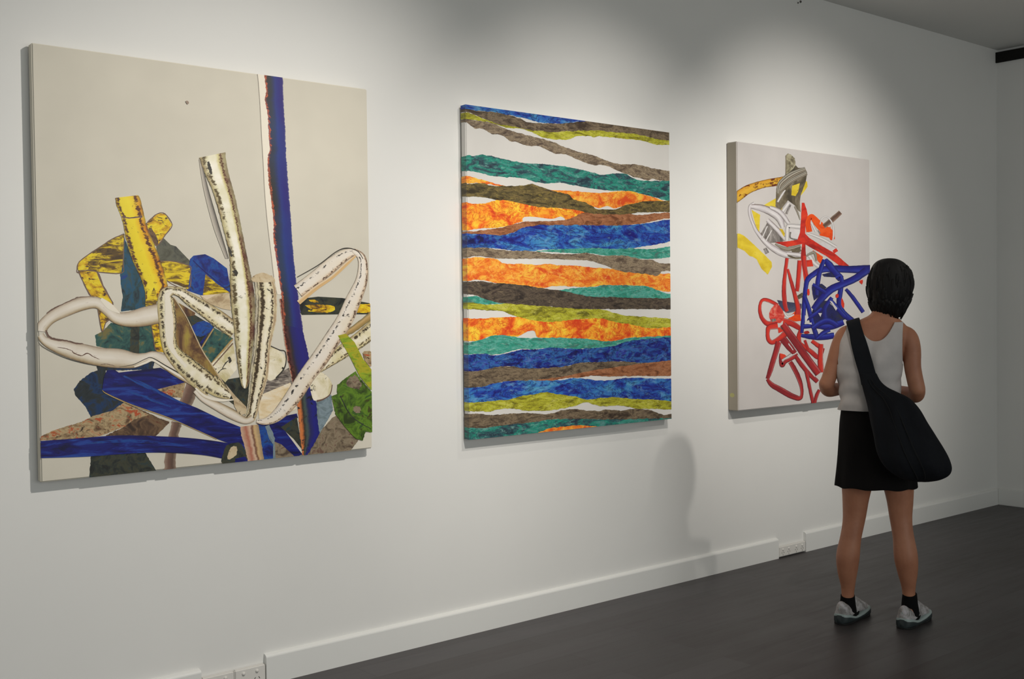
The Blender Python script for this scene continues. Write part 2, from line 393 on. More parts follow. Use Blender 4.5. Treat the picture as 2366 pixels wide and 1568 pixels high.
m_white_tall = rib('tall_white_ribbon', [(0, (70, 60, 44)), (0.06, (160, 140, 100)), (0.2, (214, 206, 172)), (0.36, (240, 235, 220)), (0.6, (242, 236, 222)), (0.70, (208, 194, 132)), (0.78, (132, 92, 68)), (0.92, (92, 56, 46)), (1, (66, 40, 36))], [((64, 58, 38), 0.655, 2.6, 1.5)], ((206, 200, 150), 1.0, 0.5), 0.08, seams=[(0.18, 0.10, (92, 78, 50), 0.495, 6), (0.80, 0.05, (90, 54, 36), 0.44, 8)])
m_white_mid = rib('striped_white_ribbon', [(0, (90, 82, 74)), (0.07, (196, 186, 166)), (0.14, (80, 66, 48)), (0.20, (204, 192, 160)), (0.3, (150, 124, 84)), (0.44, (222, 210, 182)), (0.62, (238, 230, 210)), (0.82, (216, 202, 166)), (0.92, (156, 122, 92)), (1, (206, 190, 160))], [((44, 38, 28), 0.655, 2.6, 2.0)], ((222, 212, 170), 1.4, 0.5), 0.09, seams=[(0.33, 0.11, (66, 52, 34), 0.42, 7), (0.78, 0.06, (66, 50, 38), 0.46, 7)])
m_yel = rib('yellow_ribbon', [(0, (84, 52, 30)), (0.05, (176, 140, 34)), (0.16, (222, 198, 36)), (0.5, (232, 208, 40)), (0.74, (226, 172, 26)), (0.9, (206, 130, 28)), (1, (84, 50, 36))], [((84, 50, 34), 0.65, 3.5, 2.4)], ((236, 218, 60), 1.1, 0.7), 0.08, seams=[(0.10, 0.07, (84, 50, 34), 0.46, 6), (0.80, 0.08, (92, 52, 34), 0.45, 6)])
m_yelp = flat('yellow_brown_paint', [(92, 60, 30), (206, 160, 26), (226, 200, 36), (230, 208, 60)], 1.5, (0.8, 1.6), [((72, 50, 36), 0.60, 2.2, 5.0)])
m_yeld = flat('dark_streaked_yellow', [(70, 54, 34), (110, 84, 34), (220, 190, 34), (228, 206, 40)], 1.3, (0.7, 2.6), None)
m_teal = flat('teal_blue_paint', [(34, 44, 54), (44, 72, 78), (30, 80, 110), (60, 76, 74)], 1.6, (1.4, .8), [((30, 58, 128), 0.64, 2, 2)])
m_tealg = flat('teal_green_paint', [(30, 44, 44), (40, 78, 76), (56, 92, 82), (112, 104, 62)], 1.8)
m_dark = flat('dark_green_grey_paint', [(28, 28, 26), (42, 48, 44), (62, 62, 46), (34, 56, 62)], 1.8)
m_darkblue = flat('dark_blue_paint', [(20, 36, 62), (22, 52, 92), (40, 46, 48), (30, 38, 42)], 1.2)
m_grey = flat('grey_green_paint', [(74, 72, 60), (96, 96, 82), (60, 60, 58)], 1.2)
m_brown = flat('brown_paint', [(52, 38, 30), (84, 62, 46), (116, 92, 66), (96, 56, 40)], 1.5)
m_brown_soft = flat('inner_brown_paint', [(66, 42, 34), (104, 74, 48), (140, 112, 62), (158, 138, 62)], 0.9, (1, .6))
m_rust = flat('rust_patterned_paint', [(92, 66, 46), (150, 126, 92), (178, 158, 120), (168, 84, 44)], 2.0, (1, 1.4), [((172, 78, 44), 0.60, 1.6, 2.6), ((62, 46, 34), 0.64, 3, 3)])
m_blue = flat('deep_blue_paint', [(14, 14, 56), (18, 18, 90), (22, 28, 112), (34, 66, 148)], 1.1, (0.5, 2.6), None)
m_blue2 = flat('mid_blue_paint', [(22, 26, 84), (24, 44, 128), (26, 76, 150), (40, 44, 84)], 1.4)
m_bluerib = rib('tall_blue_ribbon', [(0, (176, 104, 80)), (0.05, (104, 60, 48)), (0.13, (50, 46, 44)), (0.3, (46, 52, 60)), (0.42, (42, 50, 88)), (0.55, (40, 50, 120)), (0.72, (40, 38, 118)), (0.93, (44, 35, 110)), (1, (86, 80, 130))], None, ((38, 76, 140), 0.35, 0.3), 0.05, seams=[(0.07, 0.05, (190, 92, 60), 0.5, 6)])
m_bluedk = rib('lower_blue_ribbon', [(0, (206, 180, 156)), (0.05, (150, 76, 56)), (0.14, (92, 50, 42)), (0.3, (48, 42, 46)), (0.44, (38, 38, 100)), (0.72, (38, 34, 118)), (1, (40, 34, 110))], None, ((40, 38, 70), 0.9, 0.3), 0.06, seams=[(0.12, 0.07, (60, 30, 26), 0.42, 6)])
m_fr = rib('orange_fringed_blue', [(0, (190, 120, 76)), (0.12, (206, 118, 62)), (0.26, (52, 44, 38)), (0.4, (70, 84, 78)), (0.55, (40, 40, 86)), (0.8, (32, 32, 122)), (1, (30, 30, 110))], [((28, 30, 40), 0.62, 3, 2)], None, 0.08)
m_line = rib('dark_outline', [(0, (60, 56, 50)), (1, (60, 56, 50))], None, None, 0)
m_pale = rib('pale_strip', [(0, (196, 188, 170)), (0.1, (228, 220, 204)), (0.9, (230, 222, 206)), (1, (216, 196, 170))], None, None, 0.03)
m_shadow = rib('grey_smoky_strip', [(0, (190, 182, 168)), (0.5, (160, 152, 142)), (0.9, (84, 80, 74)), (1, (44, 42, 40))], None, None, 0.1)
m_tan = flat('tan_paint', [(160, 136, 104), (196, 176, 142), (206, 190, 160)], 1.2, (1, 1), [((70, 58, 42), 0.66, 3, 6)])
m_tanstrip = rib('pink_tan_strip', [(0, (196, 166, 140)), (0.3, (170, 104, 84)), (0.5, (206, 176, 150)), (0.62, (110, 66, 50)), (0.75, (202, 170, 122)), (1, (150, 130, 104))], None, None, 0.12)
m_creamp = flat('cream_patch', [(196, 184, 138), (224, 214, 186), (236, 228, 208)], 1.1, (1, 1), [((44, 40, 36), 0.64, 2.6, 2.6)])
m_creamy = flat('warm_cream_patch', [(206, 180, 130), (226, 206, 170), (230, 220, 200)], 1.1, (.7, 2))
m_hatch = flat('grey_hatched_paint', [(66, 60, 56), (120, 110, 102), (170, 160, 146)], 2.5, (1, 4))
m_green = flat('green_paint', [(44, 58, 22), (70, 98, 28), (96, 130, 36), (54, 84, 34)], 1.6, (1, 1), [((62, 66, 26), 0.62, 1.8, 1.8)])
m_greeny = flat('yellow_green_paint', [(104, 110, 28), (132, 160, 40), (170, 160, 40), (120, 140, 30)], 1.4, (1, 2))
m_stone = flat('stone_grey_paint', [(84, 70, 58), (118, 104, 84), (140, 126, 104), (104, 78, 66)], 2.6)
m_slate = flat('slate_blue_paint', [(96, 112, 120), (128, 144, 152), (104, 120, 124)], 2.0)
m_brstrip = rib('brown_strip', [(0, (150, 128, 112)), (0.3, (112, 84, 72)), (0.7, (88, 68, 58)), (1, (140, 120, 104))], None, None, 0.15)
m_olive = rib('olive_tan_strip', [(0, (120, 108, 70)), (0.4, (170, 138, 84)), (0.7, (190, 160, 110)), (1, (110, 100, 70))], None, None, 0.15)
m_brline = rib('brown_orange_line', [(0, (214, 180, 130)), (0.5, (206, 168, 116)), (1, (226, 208, 180))], None, None, 0.05)

# ---- left painting: tangled ribbons on beige
P1 = Painting(1.2244, 2.5535, 0.8860, 2.3677, 0.045, 'large beige painting of tangled yellow, blue and cream ribbons, leftmost on the wall', BEI, None, 0.010)
def S(name, mat, label=None): P1.begin(name, mat, label)
def one(kind, name, mat, crop, *a, label=None, rag=0.0, **kw):
    P1.begin(name, mat, label)
    (P1.stroke if kind == 's' else P1.poly if kind == 'p' else P1.edges)(crop, *a, rag=rag, **kw)
    if kind == 'p' and mat in (m_yelp, m_yeld): P1.outline(crop, a[0], P1.mat(m_brstrip))
    return P1.end()
T = 'painted_ribbon'
one('p', T, m_grey, 'A', [(1165, 428), (1230, 490), (1280, 505), (1425, 655), (1400, 700), (1130, 660), (1100, 510)], smooth=0, label='grey-green painted shape')
S(T, m_teal, 'teal painted ribbon')
P1.poly('A', [(800, 380), (860, 560), (910, 690), (970, 790), (1020, 900), (1110, 1060), (780, 1095), (798, 960), (782, 860), (773, 760), (798, 650)], smooth=0, rag=1.2)
P1.poly('A', [(545, 1310), (620, 1270), (690, 1195), (760, 1210), (1060, 1205), (1110, 1340), (1110, 1460), (930, 1490), (560, 1410)], P1.mat(m_tealg), smooth=0, rag=1.5)
P1.poly('A', [(870, 1230), (950, 1225), (945, 1490), (862, 1480)], P1.mat(m_dark), smooth=0, rag=2); P1.end()
one('p', T, m_darkblue, 'C', [(655, 290), (1280, 240), (1260, 340), (760, 350), (730, 560), (960, 690), (830, 790), (600, 850), (545, 740), (430, 610), (420, 545), (480, 460), (600, 370), (670, 345)], smooth=0, rag=1.5, label='dark blue painted ribbon')
one('p', T, m_dark, 'C', [(600, 1240), (1170, 1210), (1235, 1320), (1300, 1420), (580, 1500)], smooth=0, rag=1.5, label='dark green-grey painted ribbon')
one('p', T, m_brown, 'C', [(720, 1060), (950, 950), (1060, 860), (960, 690), (1210, 800), (1440, 900), (1290, 1050)], smooth=0, rag=2, label='brown painted ribbon')
S(T, m_brstrip, 'fuzzy brown painted strip'); P1.stroke('C', [(1515, 900, 110), (1480, 1050, 100), (1450, 1240, 115), (1440, 1420, 115)], rag=3); P1.end()
S(T, m_brstrip); P1.stroke('C', [(1690, 470, 130), (1650, 600, 140), (1590, 740, 130)], rag=2); P1.end()
S(T, m_rust, 'rust patterned painted ribbon')
P1.poly('C', [(52, 1060), (200, 985), (500, 895), (640, 825), (830, 775), (950, 690), (1215, 820), (1060, 870), (950, 950), (700, 1045), (440, 1080), (55, 1095)], smooth=0, rag=1.5)
P1.poly('C', [(1290, 548), (1610, 468), (1570, 640), (1440, 630)], smooth=0, rag=1); P1.end()
one('p', T, m_blue, 'C', [(780, 345), (900, 370), (1340, 318), (1620, 470), (1280, 556), (930, 395)], smooth=0, label='dark blue painted wedge')
# bottom right colours
one('p', T, m_stone, 'D', [(1370, 1040), (1440, 960), (1490, 930), (1680, 1160), (1600, 1262), (1180, 1300), (1300, 1120)], smooth=0, rag=2, label='stone grey painted shape')
one('p', T, m_slate, 'D', [(1280, 800), (1430, 750), (1450, 890), (1400, 980), (1320, 1110), (1300, 950)], smooth=0, rag=1.5, label='pale slate blue painted shape')
S(T, m_dark, 'dark tangle shadow of the ribbons'); P1.poly('D', [(560, 600), (1060, 520), (1080, 650), (820, 770), (700, 900), (560, 850), (400, 730), (440, 620)], smooth=0)
P1.poly('D', [(840, 620), (1060, 500), (1090, 660), (810, 750)], P1.mat(m_hatch), smooth=0); P1.end()
S(T, m_blue, 'blue painted star shape'); P1.poly('D', [(760, 1010), (930, 960), (1120, 920), (1130, 960), (985, 1040), (1170, 1290), (1100, 1320), (900, 1335), (820, 1335), (790, 1150)], smooth=0)
P1.poly('D', [(975, 1045), (1120, 950), (1170, 1250), (1090, 1150)], P1.mat(m_dark), smooth=0)
P1.poly('D', [(905, 1170), (980, 1200), (1100, 1310), (900, 1335)], P1.mat(m_stone), smooth=0)
P1.stroke('D', [(850, 1030, 40), (890, 1150, 50), (905, 1330, 40)], P1.mat(m_slate), rag=3); P1.end()
one('p', T, m_blue2, 'D', [(760, 1025), (830, 1030), (870, 1150), (905, 1200), (905, 1335), (815, 1335), (790, 1150)], smooth=0)
# blue mid pieces
one('p', T, m_yeld, 'B', [(120, 1090), (240, 1170), (355, 1250), (100, 1280)], smooth=0, label='orange-brown painted ribbon')
S(T, m_blue2, 'bent blue painted ribbon'); P1.poly('B', [(-5, 965), (25, 935), (125, 922), (200, 958), (315, 1045), (350, 1245), (335, 1250), (225, 1175), (130, 1090), (105, 1282), (-28, 1235), (-18, 1100)], smooth=0)
P1.stroke('B', [(20, 975, 8), (130, 1080, 10), (335, 1245, 8)], P1.mat(m_blue)); P1.end()
S(T, m_dark, 'dark gap with blue patch'); P1.poly('F', [(455, 680), (560, 655), (810, 805), (650, 1080), (560, 900)], smooth=0)
P1.poly('F', [(540, 800), (690, 735), (800, 820), (700, 910), (600, 920)], P1.mat(m_blue2)); P1.poly('F', [(740, 870), (640, 1070), (615, 1030)], P1.mat(m_blue), smooth=0); P1.end()
S(T, m_tealg, 'teal painted ribbon with grey edge'); P1.poly('F', [(800, 815), (1040, 950), (770, 1250), (645, 1080)], smooth=0)
P1.stroke('F', [(800, 830, 18), (650, 1075, 18)], P1.mat(m_olive)); P1.stroke('F', [(1030, 960, 24), (780, 1250, 24)], P1.mat(m_olive)); P1.end()
# yellow pieces
S(T, m_yelp, 'short yellow painted stub'); P1.poly('A', [(1010, 300), (1060, 250), (1120, 207), (1180, 212), (1245, 310), (1185, 400), (1105, 500), (1040, 400)], smooth=0, rag=1)
P1.stroke('A', [(1030, 350, 60), (1090, 450, 50), (1110, 500, 20)], P1.mat(m_brown), rag=2); P1.outline('A', [(1010, 300), (1060, 250), (1120, 207), (1180, 212), (1245, 310), (1185, 400), (1105, 500), (1040, 400)], P1.mat(m_brstrip)); P1.end()
S(T, m_yeld, 'streaked yellow painted ribbon'); P1.poly('A', [(1110, 640), (1250, 640), (1400, 680), (1412, 730), (1390, 892), (1190, 810)], smooth=0, rag=1); P1.outline('A', [(1110, 640), (1250, 640), (1400, 680), (1412, 730), (1390, 892), (1190, 810)], P1.mat(m_brstrip)); P1.end()
S(T, m_yeld, 'yellow painted arm with dark streaks'); P1.poly('A', [(810, 393), (700, 440), (560, 530), (410, 640), (386, 700), (398, 745), (550, 735), (785, 748), (800, 640)], smooth=0, rag=1)
P1.poly('A', [(400, 640), (470, 610), (490, 700), (450, 735), (395, 725)], P1.mat(m_yelp), smooth=2); P1.outline('A', [(810, 393), (700, 440), (560, 530), (410, 640), (386, 700), (398, 745), (550, 735), (785, 748), (800, 640)], P1.mat(m_brstrip)); P1.end()
S(T, m_yelp, 'yellow painted forearm'); P1.poly('A', [(396, 725), (560, 735), (620, 860), (700, 1010), (700, 1030), (600, 1000), (510, 955), (450, 850)], smooth=0, rag=1)
P1.stroke('A', [(565, 740, 12), (625, 880, 10), (710, 1020, 10)], P1.mat(m_brstrip)); P1.outline('A', [(396, 725), (560, 735), (620, 860), (700, 1010), (700, 1030), (600, 1000), (510, 955), (450, 850)], P1.mat(m_brstrip)); P1.end()
one('p', T, m_yelp, 'A', [(572, 1070), (640, 1090), (690, 1150), (640, 1200), (620, 1275), (600, 1240)], smooth=0, rag=1)
one('p', T, m_yelp, 'A', [(1050, 1200), (1115, 1195), (1150, 1330), (1200, 1470), (1100, 1455), (1070, 1300)], smooth=0)
S(T, m_yel, 'long yellow painted ribbon leaning left'); P1.edges('A', [(732, 66), (738, 125), (775, 215), (800, 300), (830, 450), (880, 620), (950, 770), (995, 900), (1005, 1045)],
         [(920, 45), (950, 60), (985, 190), (1020, 340), (1100, 530), (1160, 700), (1205, 880), (1140, 940), (1095, 1035)], rag=1)
P1.stroke('A', [(790, 238, 14), (860, 248, 12), (975, 236, 18)], P1.mat(m_brstrip), rag=1.5)
P1.poly('A', [(1085, 880), (1105, 960), (1098, 1040), (1005, 1045), (1010, 985), (1045, 950), (1070, 900)], P1.mat(m_yeld), smooth=2, rag=2); P1.end()
S(T, m_yeld, 'yellow and olive painted band at the right edge'); P1.poly('B', [(920, 1370), (1000, 1300), (1100, 1288), (1310, 1300), (1545, 1345), (1545, 1440), (1300, 1440), (960, 1445), (930, 1400)], P1.mat(m_dark), smooth=0)
P1.poly('B', [(985, 1360), (1210, 1360), (1245, 1400), (1180, 1425), (1010, 1415), (1040, 1395)], P1.mat(m_yelp), smooth=2, rag=1.5)
P1.poly('B', [(1020, 1315), (1070, 1315), (1105, 1338), (1040, 1335)], P1.mat(m_yelp), smooth=2, rag=1)
P1.poly('B', [(1430, 1355), (1560, 1350), (1560, 1430), (1400, 1425)], P1.mat(m_yelp), smooth=0, rag=1); P1.end()
# tall ribbon reaching the top edge
S(T, m_pale, 'pale strip with thin outline beside the blue ribbon')
P1.edges('P', [(592.5, 160), (596, 190), (600, 245), (603, 306), (607, 374), (611, 447), (617, 514), (625, 581), (632, 640), (640, 680)],
         [(612, 160), (616, 190), (618, 245), (622, 306), (625, 370), (628, 447), (632, 514), (637, 581), (645, 640), (652, 680)])
P1.edges('P', [(592.5, 160), (596, 190), (600, 245), (603, 306), (607, 374), (611, 447), (617, 514), (625, 581), (632, 640)],
         [(593.7, 160), (597.2, 190), (601.2, 245), (604.2, 306), (608.2, 374), (612, 447), (618, 514), (626, 581), (633, 640)], P1.mat(m_shadow)); P1.end()
S(T, m_bluedk, 'lower part of the tall blue painted ribbon')
P1.edges('P', [(645, 690), (652, 750), (660, 810), (670, 860), (678, 900), (684, 935)], [(688, 690), (699, 760), (712, 820), (722, 875), (728, 930), (731, 960)], rag=1.6)
P1.end()
S(T, m_bluerib, 'tall blue painted ribbon reaching the top edge')
P1.edges('P', [(608, 160), (612, 190), (615, 212), (611, 228), (615, 250), (619, 275), (621, 320), (623, 345), (618, 365), (620, 415), (628, 480), (632, 514), (631, 545), (635, 580), (642, 625), (647, 665), (652, 700), (654, 750)],
         [(651, 160), (653.5, 200), (655, 240), (658, 290), (660, 340), (661, 360), (665, 420), (669, 470), (672, 510), (676, 570), (681, 620), (687, 670), (695, 730), (700, 760)], rag=2.2)
P1.end()
S(T, m_fr, 'orange-fringed end of the blue painted ribbon')
P1.edges('P', [(684, 900), (688, 950), (692, 1000), (697, 1040), (702, 1060)], [(722, 860), (730, 930), (735, 985), (736, 1005), (704, 1060)], rag=2); P1.end()
# olive strip right, cream band, bulbs
S(T, m_olive, 'olive-tan painted strip'); P1.stroke('D', [(1560, 200, 50), (1680, 120, 60), (1810, 20, 70)], rag=1.5); P1.end()
S(T, m_cream); P1.stroke('D', [(1830, 140, 150), (1680, 260, 140), (1500, 385, 120), (1300, 540, 50)], flip=True); P1.end()
S(T, m_creamp, 'rounded cream painted loop end'); P1.poly('D', [(1230, 600), (1300, 560), (1340, 548), (1400, 590), (1438, 660), (1420, 745), (1360, 790), (1300, 805), (1260, 780)], smooth=3)
P1.stroke('D', [(1440, 660, 8), (1420, 745, 10), (1360, 790, 12), (1300, 808, 20)], P1.mat(m_brstrip)); P1.end()
S(T, m_creamp, 'cream-green painted loop'); P1.poly('D', [(860, 320), (940, 340), (1000, 390), (1022, 450), (990, 530), (930, 600), (860, 620), (830, 500)], smooth=3)
P1.stroke('D', [(870, 305, 10), (960, 345, 10), (1012, 360, 8), (1022, 440, 10), (1000, 520, 12), (930, 600, 14)], P1.mat(m_line)); P1.end()
S(T, m_creamp, 'cream painted piece with black twig marks'); P1.poly('D', [(335, 480), (540, 270), (575, 520), (470, 640), (400, 570)], smooth=0)
P1.stroke('D', [(350, 500, 10), (540, 285, 12)], P1.mat(m_brstrip))
ml = P1.mat(m_line)
for q in ([(400, 560, 5), (440, 520, 9), (480, 515, 6)], [(440, 520, 6), (470, 470, 10), (500, 440, 6)], [(500, 410, 22), (515, 440, 26), (505, 462, 14)]): P1.stroke('D', q, ml, rag=1)
P1.end()
one('p', T, m_creamy, 'D', [(760, 780), (820, 740), (1060, 640), (1110, 760), (1110, 880), (900, 990), (780, 990)], smooth=0, label='warm cream painted triangle')
# blue diagonal and bottom blue
S(T, m_blue, 'deep blue painted ribbon running diagonally')
P1.poly('P', [(247, 855), (265, 854), (282, 866), (320, 882), (357, 901), (405, 922), (455, 942), (505, 966), (560, 988), (575, 990), (600, 1040), (560, 1036), (500, 1013), (465, 997), (440, 986), (385, 962), (300, 932), (247, 908), (236, 900), (240, 870)], smooth=0)
P1.stroke('P', [(285, 868, 3), (330, 888, 9), (380, 912, 7), (430, 935, 2)], P1.mat(m_blue2), rag=1); P1.stroke('P', [(300, 905, 3), (350, 922, 8), (395, 940, 2)], P1.mats.index(m_blue2), rag=1.5)
P1.edges('P', [(236, 900), (247, 908), (300, 932), (385, 962), (440, 986), (500, 1013)], [(236, 902), (247, 911), (300, 935), (385, 964.5), (440, 988), (500, 1015)], P1.mat(m_olive)); P1.end()
S(T, m_blue, 'deep blue painted ribbon along the bottom left')
P1.edges('P', [(85, 1019), (167, 1013), (275, 1005.5), (385, 1008), (455, 1013), (520, 1022), (560, 1032)], [(85, 1058), (188, 1055), (275, 1049), (362, 1045), (460, 1050), (520, 1060), (572, 1070)])
P1.stroke('P', [(200, 1024, 2), (260, 1019, 6), (330, 1019, 7), (420, 1027, 2)], P1.mat(m_blue2), rag=1); P1.end()
S(T, m_dark, 'dark painted knot with tan patch'); P1.poly('D', [(450, 1290), (480, 1210), (560, 1185), (620, 1200), (690, 1350), (600, 1375), (450, 1380), (440, 1320)], smooth=2)
P1.poly('D', [(490, 1310), (520, 1230), (570, 1220), (575, 1290), (510, 1340)], P1.mat(m_tan), smooth=2, rag=2); P1.poly('D', [(560, 1330), (650, 1310), (690, 1370), (560, 1380)], P1.mat(m_blue), smooth=0); P1.end()
S(T, m_tanstrip, 'pink and tan striped painted ribbon'); P1.edges('D', [(610, 1040), (612, 1100), (640, 1200), (680, 1370)], [(770, 1020), (780, 1070), (800, 1200), (825, 1370)], rag=1.5); P1.end()
# cream loops
S(T, m_tan, 'tan painted piece with fine marks'); P1.poly('F', [(640, 430), (990, 402), (1010, 610), (900, 590), (700, 510)], smooth=0); P1.poly('F', [(380, 520), (580, 640), (570, 670), (460, 690)], P1.mat(m_brown_soft), smooth=0)
P1.poly('F', [(640, 432), (840, 415), (720, 480)], P1.mat(m_pale), smooth=0); P1.end()
S(T, m_cream_soft, 'smooth cream painted loop on the left')
P1.stroke('A', [(1140, 1110, 175), (1000, 1140, 175), (860, 1165, 140), (740, 1150, 110), (650, 1075, 100), (560, 1015, 105), (430, 1025, 120), (270, 1085, 120), (150, 1150, 105), (75, 1225, 105), (62, 1275, 100)])
P1.stroke('C', [(60, -30, 75), (100, 25, 85), (180, 65, 125), (330, 115, 170), (520, 165, 195), (700, 205, 200), (900, 220, 205), (1060, 240, 160), (1180, 215, 110), (1270, 190, 95), (1400, 260, 140), (1530, 360, 130), (1680, 470, 80)], flip=True)
P1.stroke('C', [(1060, 310, 14), (1180, 265, 24), (1250, 235, 30), (1330, 270, 36), (1500, 370, 40), (1660, 465, 30)], P1.mat(m_pale))
ln = P1.mat(m_line)
P1.stroke('C', [(25, 35, 5), (100, 105, 6), (300, 205, 6), (500, 265, 7), (700, 305, 3)], ln)
P1.stroke('C', [(900, 310, 3), (1050, 285, 7), (1180, 225, 7), (1250, 215, 9), (1400, 300, 12), (1550, 385, 14), (1660, 455, 12)], ln)
P1.stroke('A', [(600, 980, 26), (680, 1050, 60), (770, 1110, 8)], P1.mat(m_pale))
P1.end()
for q in ([(395, 135, 8), (420, 165, 12), (500, 190, 10), (560, 165, 12), (620, 200, 8), (690, 230, 3)], [(240, 100, 4), (330, 115, 8), (400, 140, 5)], [(700, 285, 5), (770, 280, 8), (850, 300, 5)]):
    pass
S(T, m_brstrip); [P1.stroke('C', q, rag=.8) for q in ([(395, 135, 8), (420, 165, 12), (500, 190, 10), (560, 165, 12), (620, 200, 8), (690, 230, 3)], [(240, 100, 4), (330, 115, 8), (400, 140, 5)], [(700, 285, 5), (770, 280, 8), (850, 300, 5)])]
P1.stroke('A', [(110, 1110, 8), (160, 1075, 14), (250, 1030, 8), (350, 985, 10), (400, 965, 6), (540, 962, 4)], rag=1)
P1.stroke('A', [(100, 1265, 14), (130, 1325, 20), (200, 1350, 22), (290, 1360, 14), (380, 1385, 16), (440, 1385, 4)], rag=1); P1.end()
S(T, m_brown_soft, 'shaded brown inside of the central loop'); P1.poly('F', [(300, 440), (380, 560), (460, 690), (560, 900), (650, 1080), (770, 1270), (900, 1450), (960, 1570), (850, 1500), (700, 1340), (500, 1210), (345, 1130), (310, 1000), (330, 700)], smooth=0)
P1.edges('F', [(310, 450), (460, 680), (650, 1080), (770, 1270), (930, 1530)], [(325, 450), (470, 675), (662, 1075), (782, 1262), (945, 1520)], P1.mat(m_tan)); P1.end()
S(T, m_cream, 'central cream painted loop with dark speckles')
P1.stroke('F', [(450, 400, 140), (330, 372, 100), (230, 410, 160), (225, 560, 210), (245, 760, 215), (250, 940, 190), (300, 1110, 190), (450, 1270, 240), (640, 1430, 270), (790, 1570, 250)], flip=True)
P1.stroke('D', [(330, 640, 180), (420, 710, 140), (520, 765, 60)], flip=True)
P1.end()
S(T, m_pale, 'smooth highlight along the central loop'); P1.stroke('F', [(300, 390, 20), (245, 430, 60), (255, 600, 90), (265, 820, 110), (275, 1000, 80), (340, 1140, 50), (470, 1290, 40)], rag=2); P1.end()
S(T, m_cream); P1.stroke('F', [(300, 380, 70), (400, 400, 110), (520, 480, 150), (700, 600, 180), (870, 720, 200), (1060, 860, 190)]); P1.end()
# grey outline ribbon and tall white
S(T, m_shadow, 'grey smoky painted edge'); P1.edges('B', [(72, 100), (85, 200), (120, 400), (200, 700), (300, 960)], [(85, 110), (115, 210), (165, 400), (235, 640), (330, 960)]); P1.end()
S(T, m_white_tall, 'tall cream painted ribbon with brown right edge')
P1.edges('P', [(459.5, 365), (470, 395), (493, 448), (515, 527), (530, 595), (531, 675), (538, 745), (545, 810), (550, 852), (556, 885), (562, 897)],
         [(520, 352), (526, 394), (544, 460), (560, 540), (576, 620), (587, 675), (590, 745), (583, 810), (578, 852), (574, 885), (568, 897)], rag=1.2)
P1.end()
for q in ([(150, 125, 20), (160, 165, 26), (180, 235, 22)], [(375, 1060, 30), (390, 1090, 34), (385, 1110, 20)], [(330, 860, 14), (350, 930, 18), (345, 940, 10)], [(650, 1420 - 0, 8), (690, 1470, 46), (685, 1520, 40)], [(680, 1150, 12), (720, 1210, 20), (735, 1215, 8)]): one('s', T, m_line, 'B', q, rag=2)
# second white ribbon
S(T, m_white_mid, 'striped cream painted ribbon folding at the bottom')
P1.edges('P', [(585, 638), (590, 690), (588, 735), (586, 800), (577, 860), (573, 910), (567, 952), (556, 962), (546, 962)],
         [(628, 636), (638, 675), (638, 735), (625, 800), (618, 870), (602, 925), (590, 968), (574, 978), (560, 976)], rag=1)
P1.poly('B', [(538, 1112), (590, 1088), (630, 1083), (690, 1108), (728, 1160), (535, 1160)], P1.mat(m_tan), smooth=2)
P1.end()
S(T, m_cream_soft); P1.stroke('D', [(195, 715, 40), (270, 790, 50), (400, 855, 80), (540, 930, 90), (650, 985, 60), (720, 960, 60)]); P1.stroke('D', [(200, 690, 16), (290, 765, 24), (420, 800, 26), (550, 795, 10)], P1.mat(m_pale)); P1.end()
S(T, m_tan); P1.poly('D', [(470, 650), (560, 760), (660, 860), (660, 920), (600, 940), (550, 850), (545, 800)], smooth=0); P1.end()
# right loop
S(T, m_cream_pk); P1.stroke('B', [(925, 1240, 120), (1080, 1125, 125), (1220, 1010, 125), (1330, 930, 100), (1425, 900, 50)], flip=True); P1.stroke('B', [(930, 1340, 40), (1080, 1215, 36), (1220, 1120, 30), (1340, 1010, 30), (1430, 930, 14)], P1.mat(m_brline)); P1.end()
S(T, m_cream_pk, 'cream painted loop sweeping up to the right edge')
P1.stroke('P', [(815, 578, 10), (833, 592, 18), (838, 615, 22), (834, 650, 28), (815, 695, 36), (795, 740, 38), (769, 780, 38), (738, 828, 40), (708, 868, 38), (684, 905, 38), (660, 938, 34), (636, 962, 26), (612, 973, 16), (592, 972, 10)])
P1.stroke('P', [(686, 640, 1.6), (735, 612, 2), (775, 582, 2), (800, 573, 2.4), (825, 580, 2), (838, 598, 1.6)], P1.mat(m_line)); P1.end()
# greens
S(T, m_green, 'bright green painted folds'); P1.poly('D', [(1432, 765), (1490, 740), (1560, 880), (1800, 960), (1800, 1090), (1740, 1085), (1715, 1165), (1650, 1150), (1560, 1050), (1470, 930)], smooth=0, rag=1.5)
P1.poly('D', [(1485, 660), (1560, 600), (1650, 540), (1690, 600), (1800, 730), (1800, 985), (1640, 930), (1560, 890), (1500, 790), (1480, 720)], smooth=0, rag=1.5)
P1.stroke('D', [(1510, 760, 8), (1600, 930, 10), (1700, 1010, 8), (1790, 1060, 6)], P1.mat(m_dark), rag=1); P1.poly('D', [(1560, 640), (1640, 570), (1700, 650), (1680, 700), (1610, 690)], P1.mat(m_stone), smooth=2, rag=4); P1.poly('D', [(1630, 865), (1690, 860), (1690, 910), (1650, 920)], P1.mats.index(m_stone), smooth=2, rag=3); P1.end()
S(T, m_greeny, 'yellow-green painted blade'); P1.poly('D', [(1488, 215), (1560, 198), (1640, 275), (1720, 430), (1800, 530), (1800, 720), (1690, 590), (1600, 410)], smooth=0)
P1.poly('D', [(1715, 370), (1750, 355), (1800, 370), (1800, 500), (1740, 450)], P1.mat(m_rust), smooth=2); P1.end()
S(T, m_brstrip); P1.poly('P', [(428, 234), (433, 233), (436, 238), (432, 241)], smooth=2); P1.end()

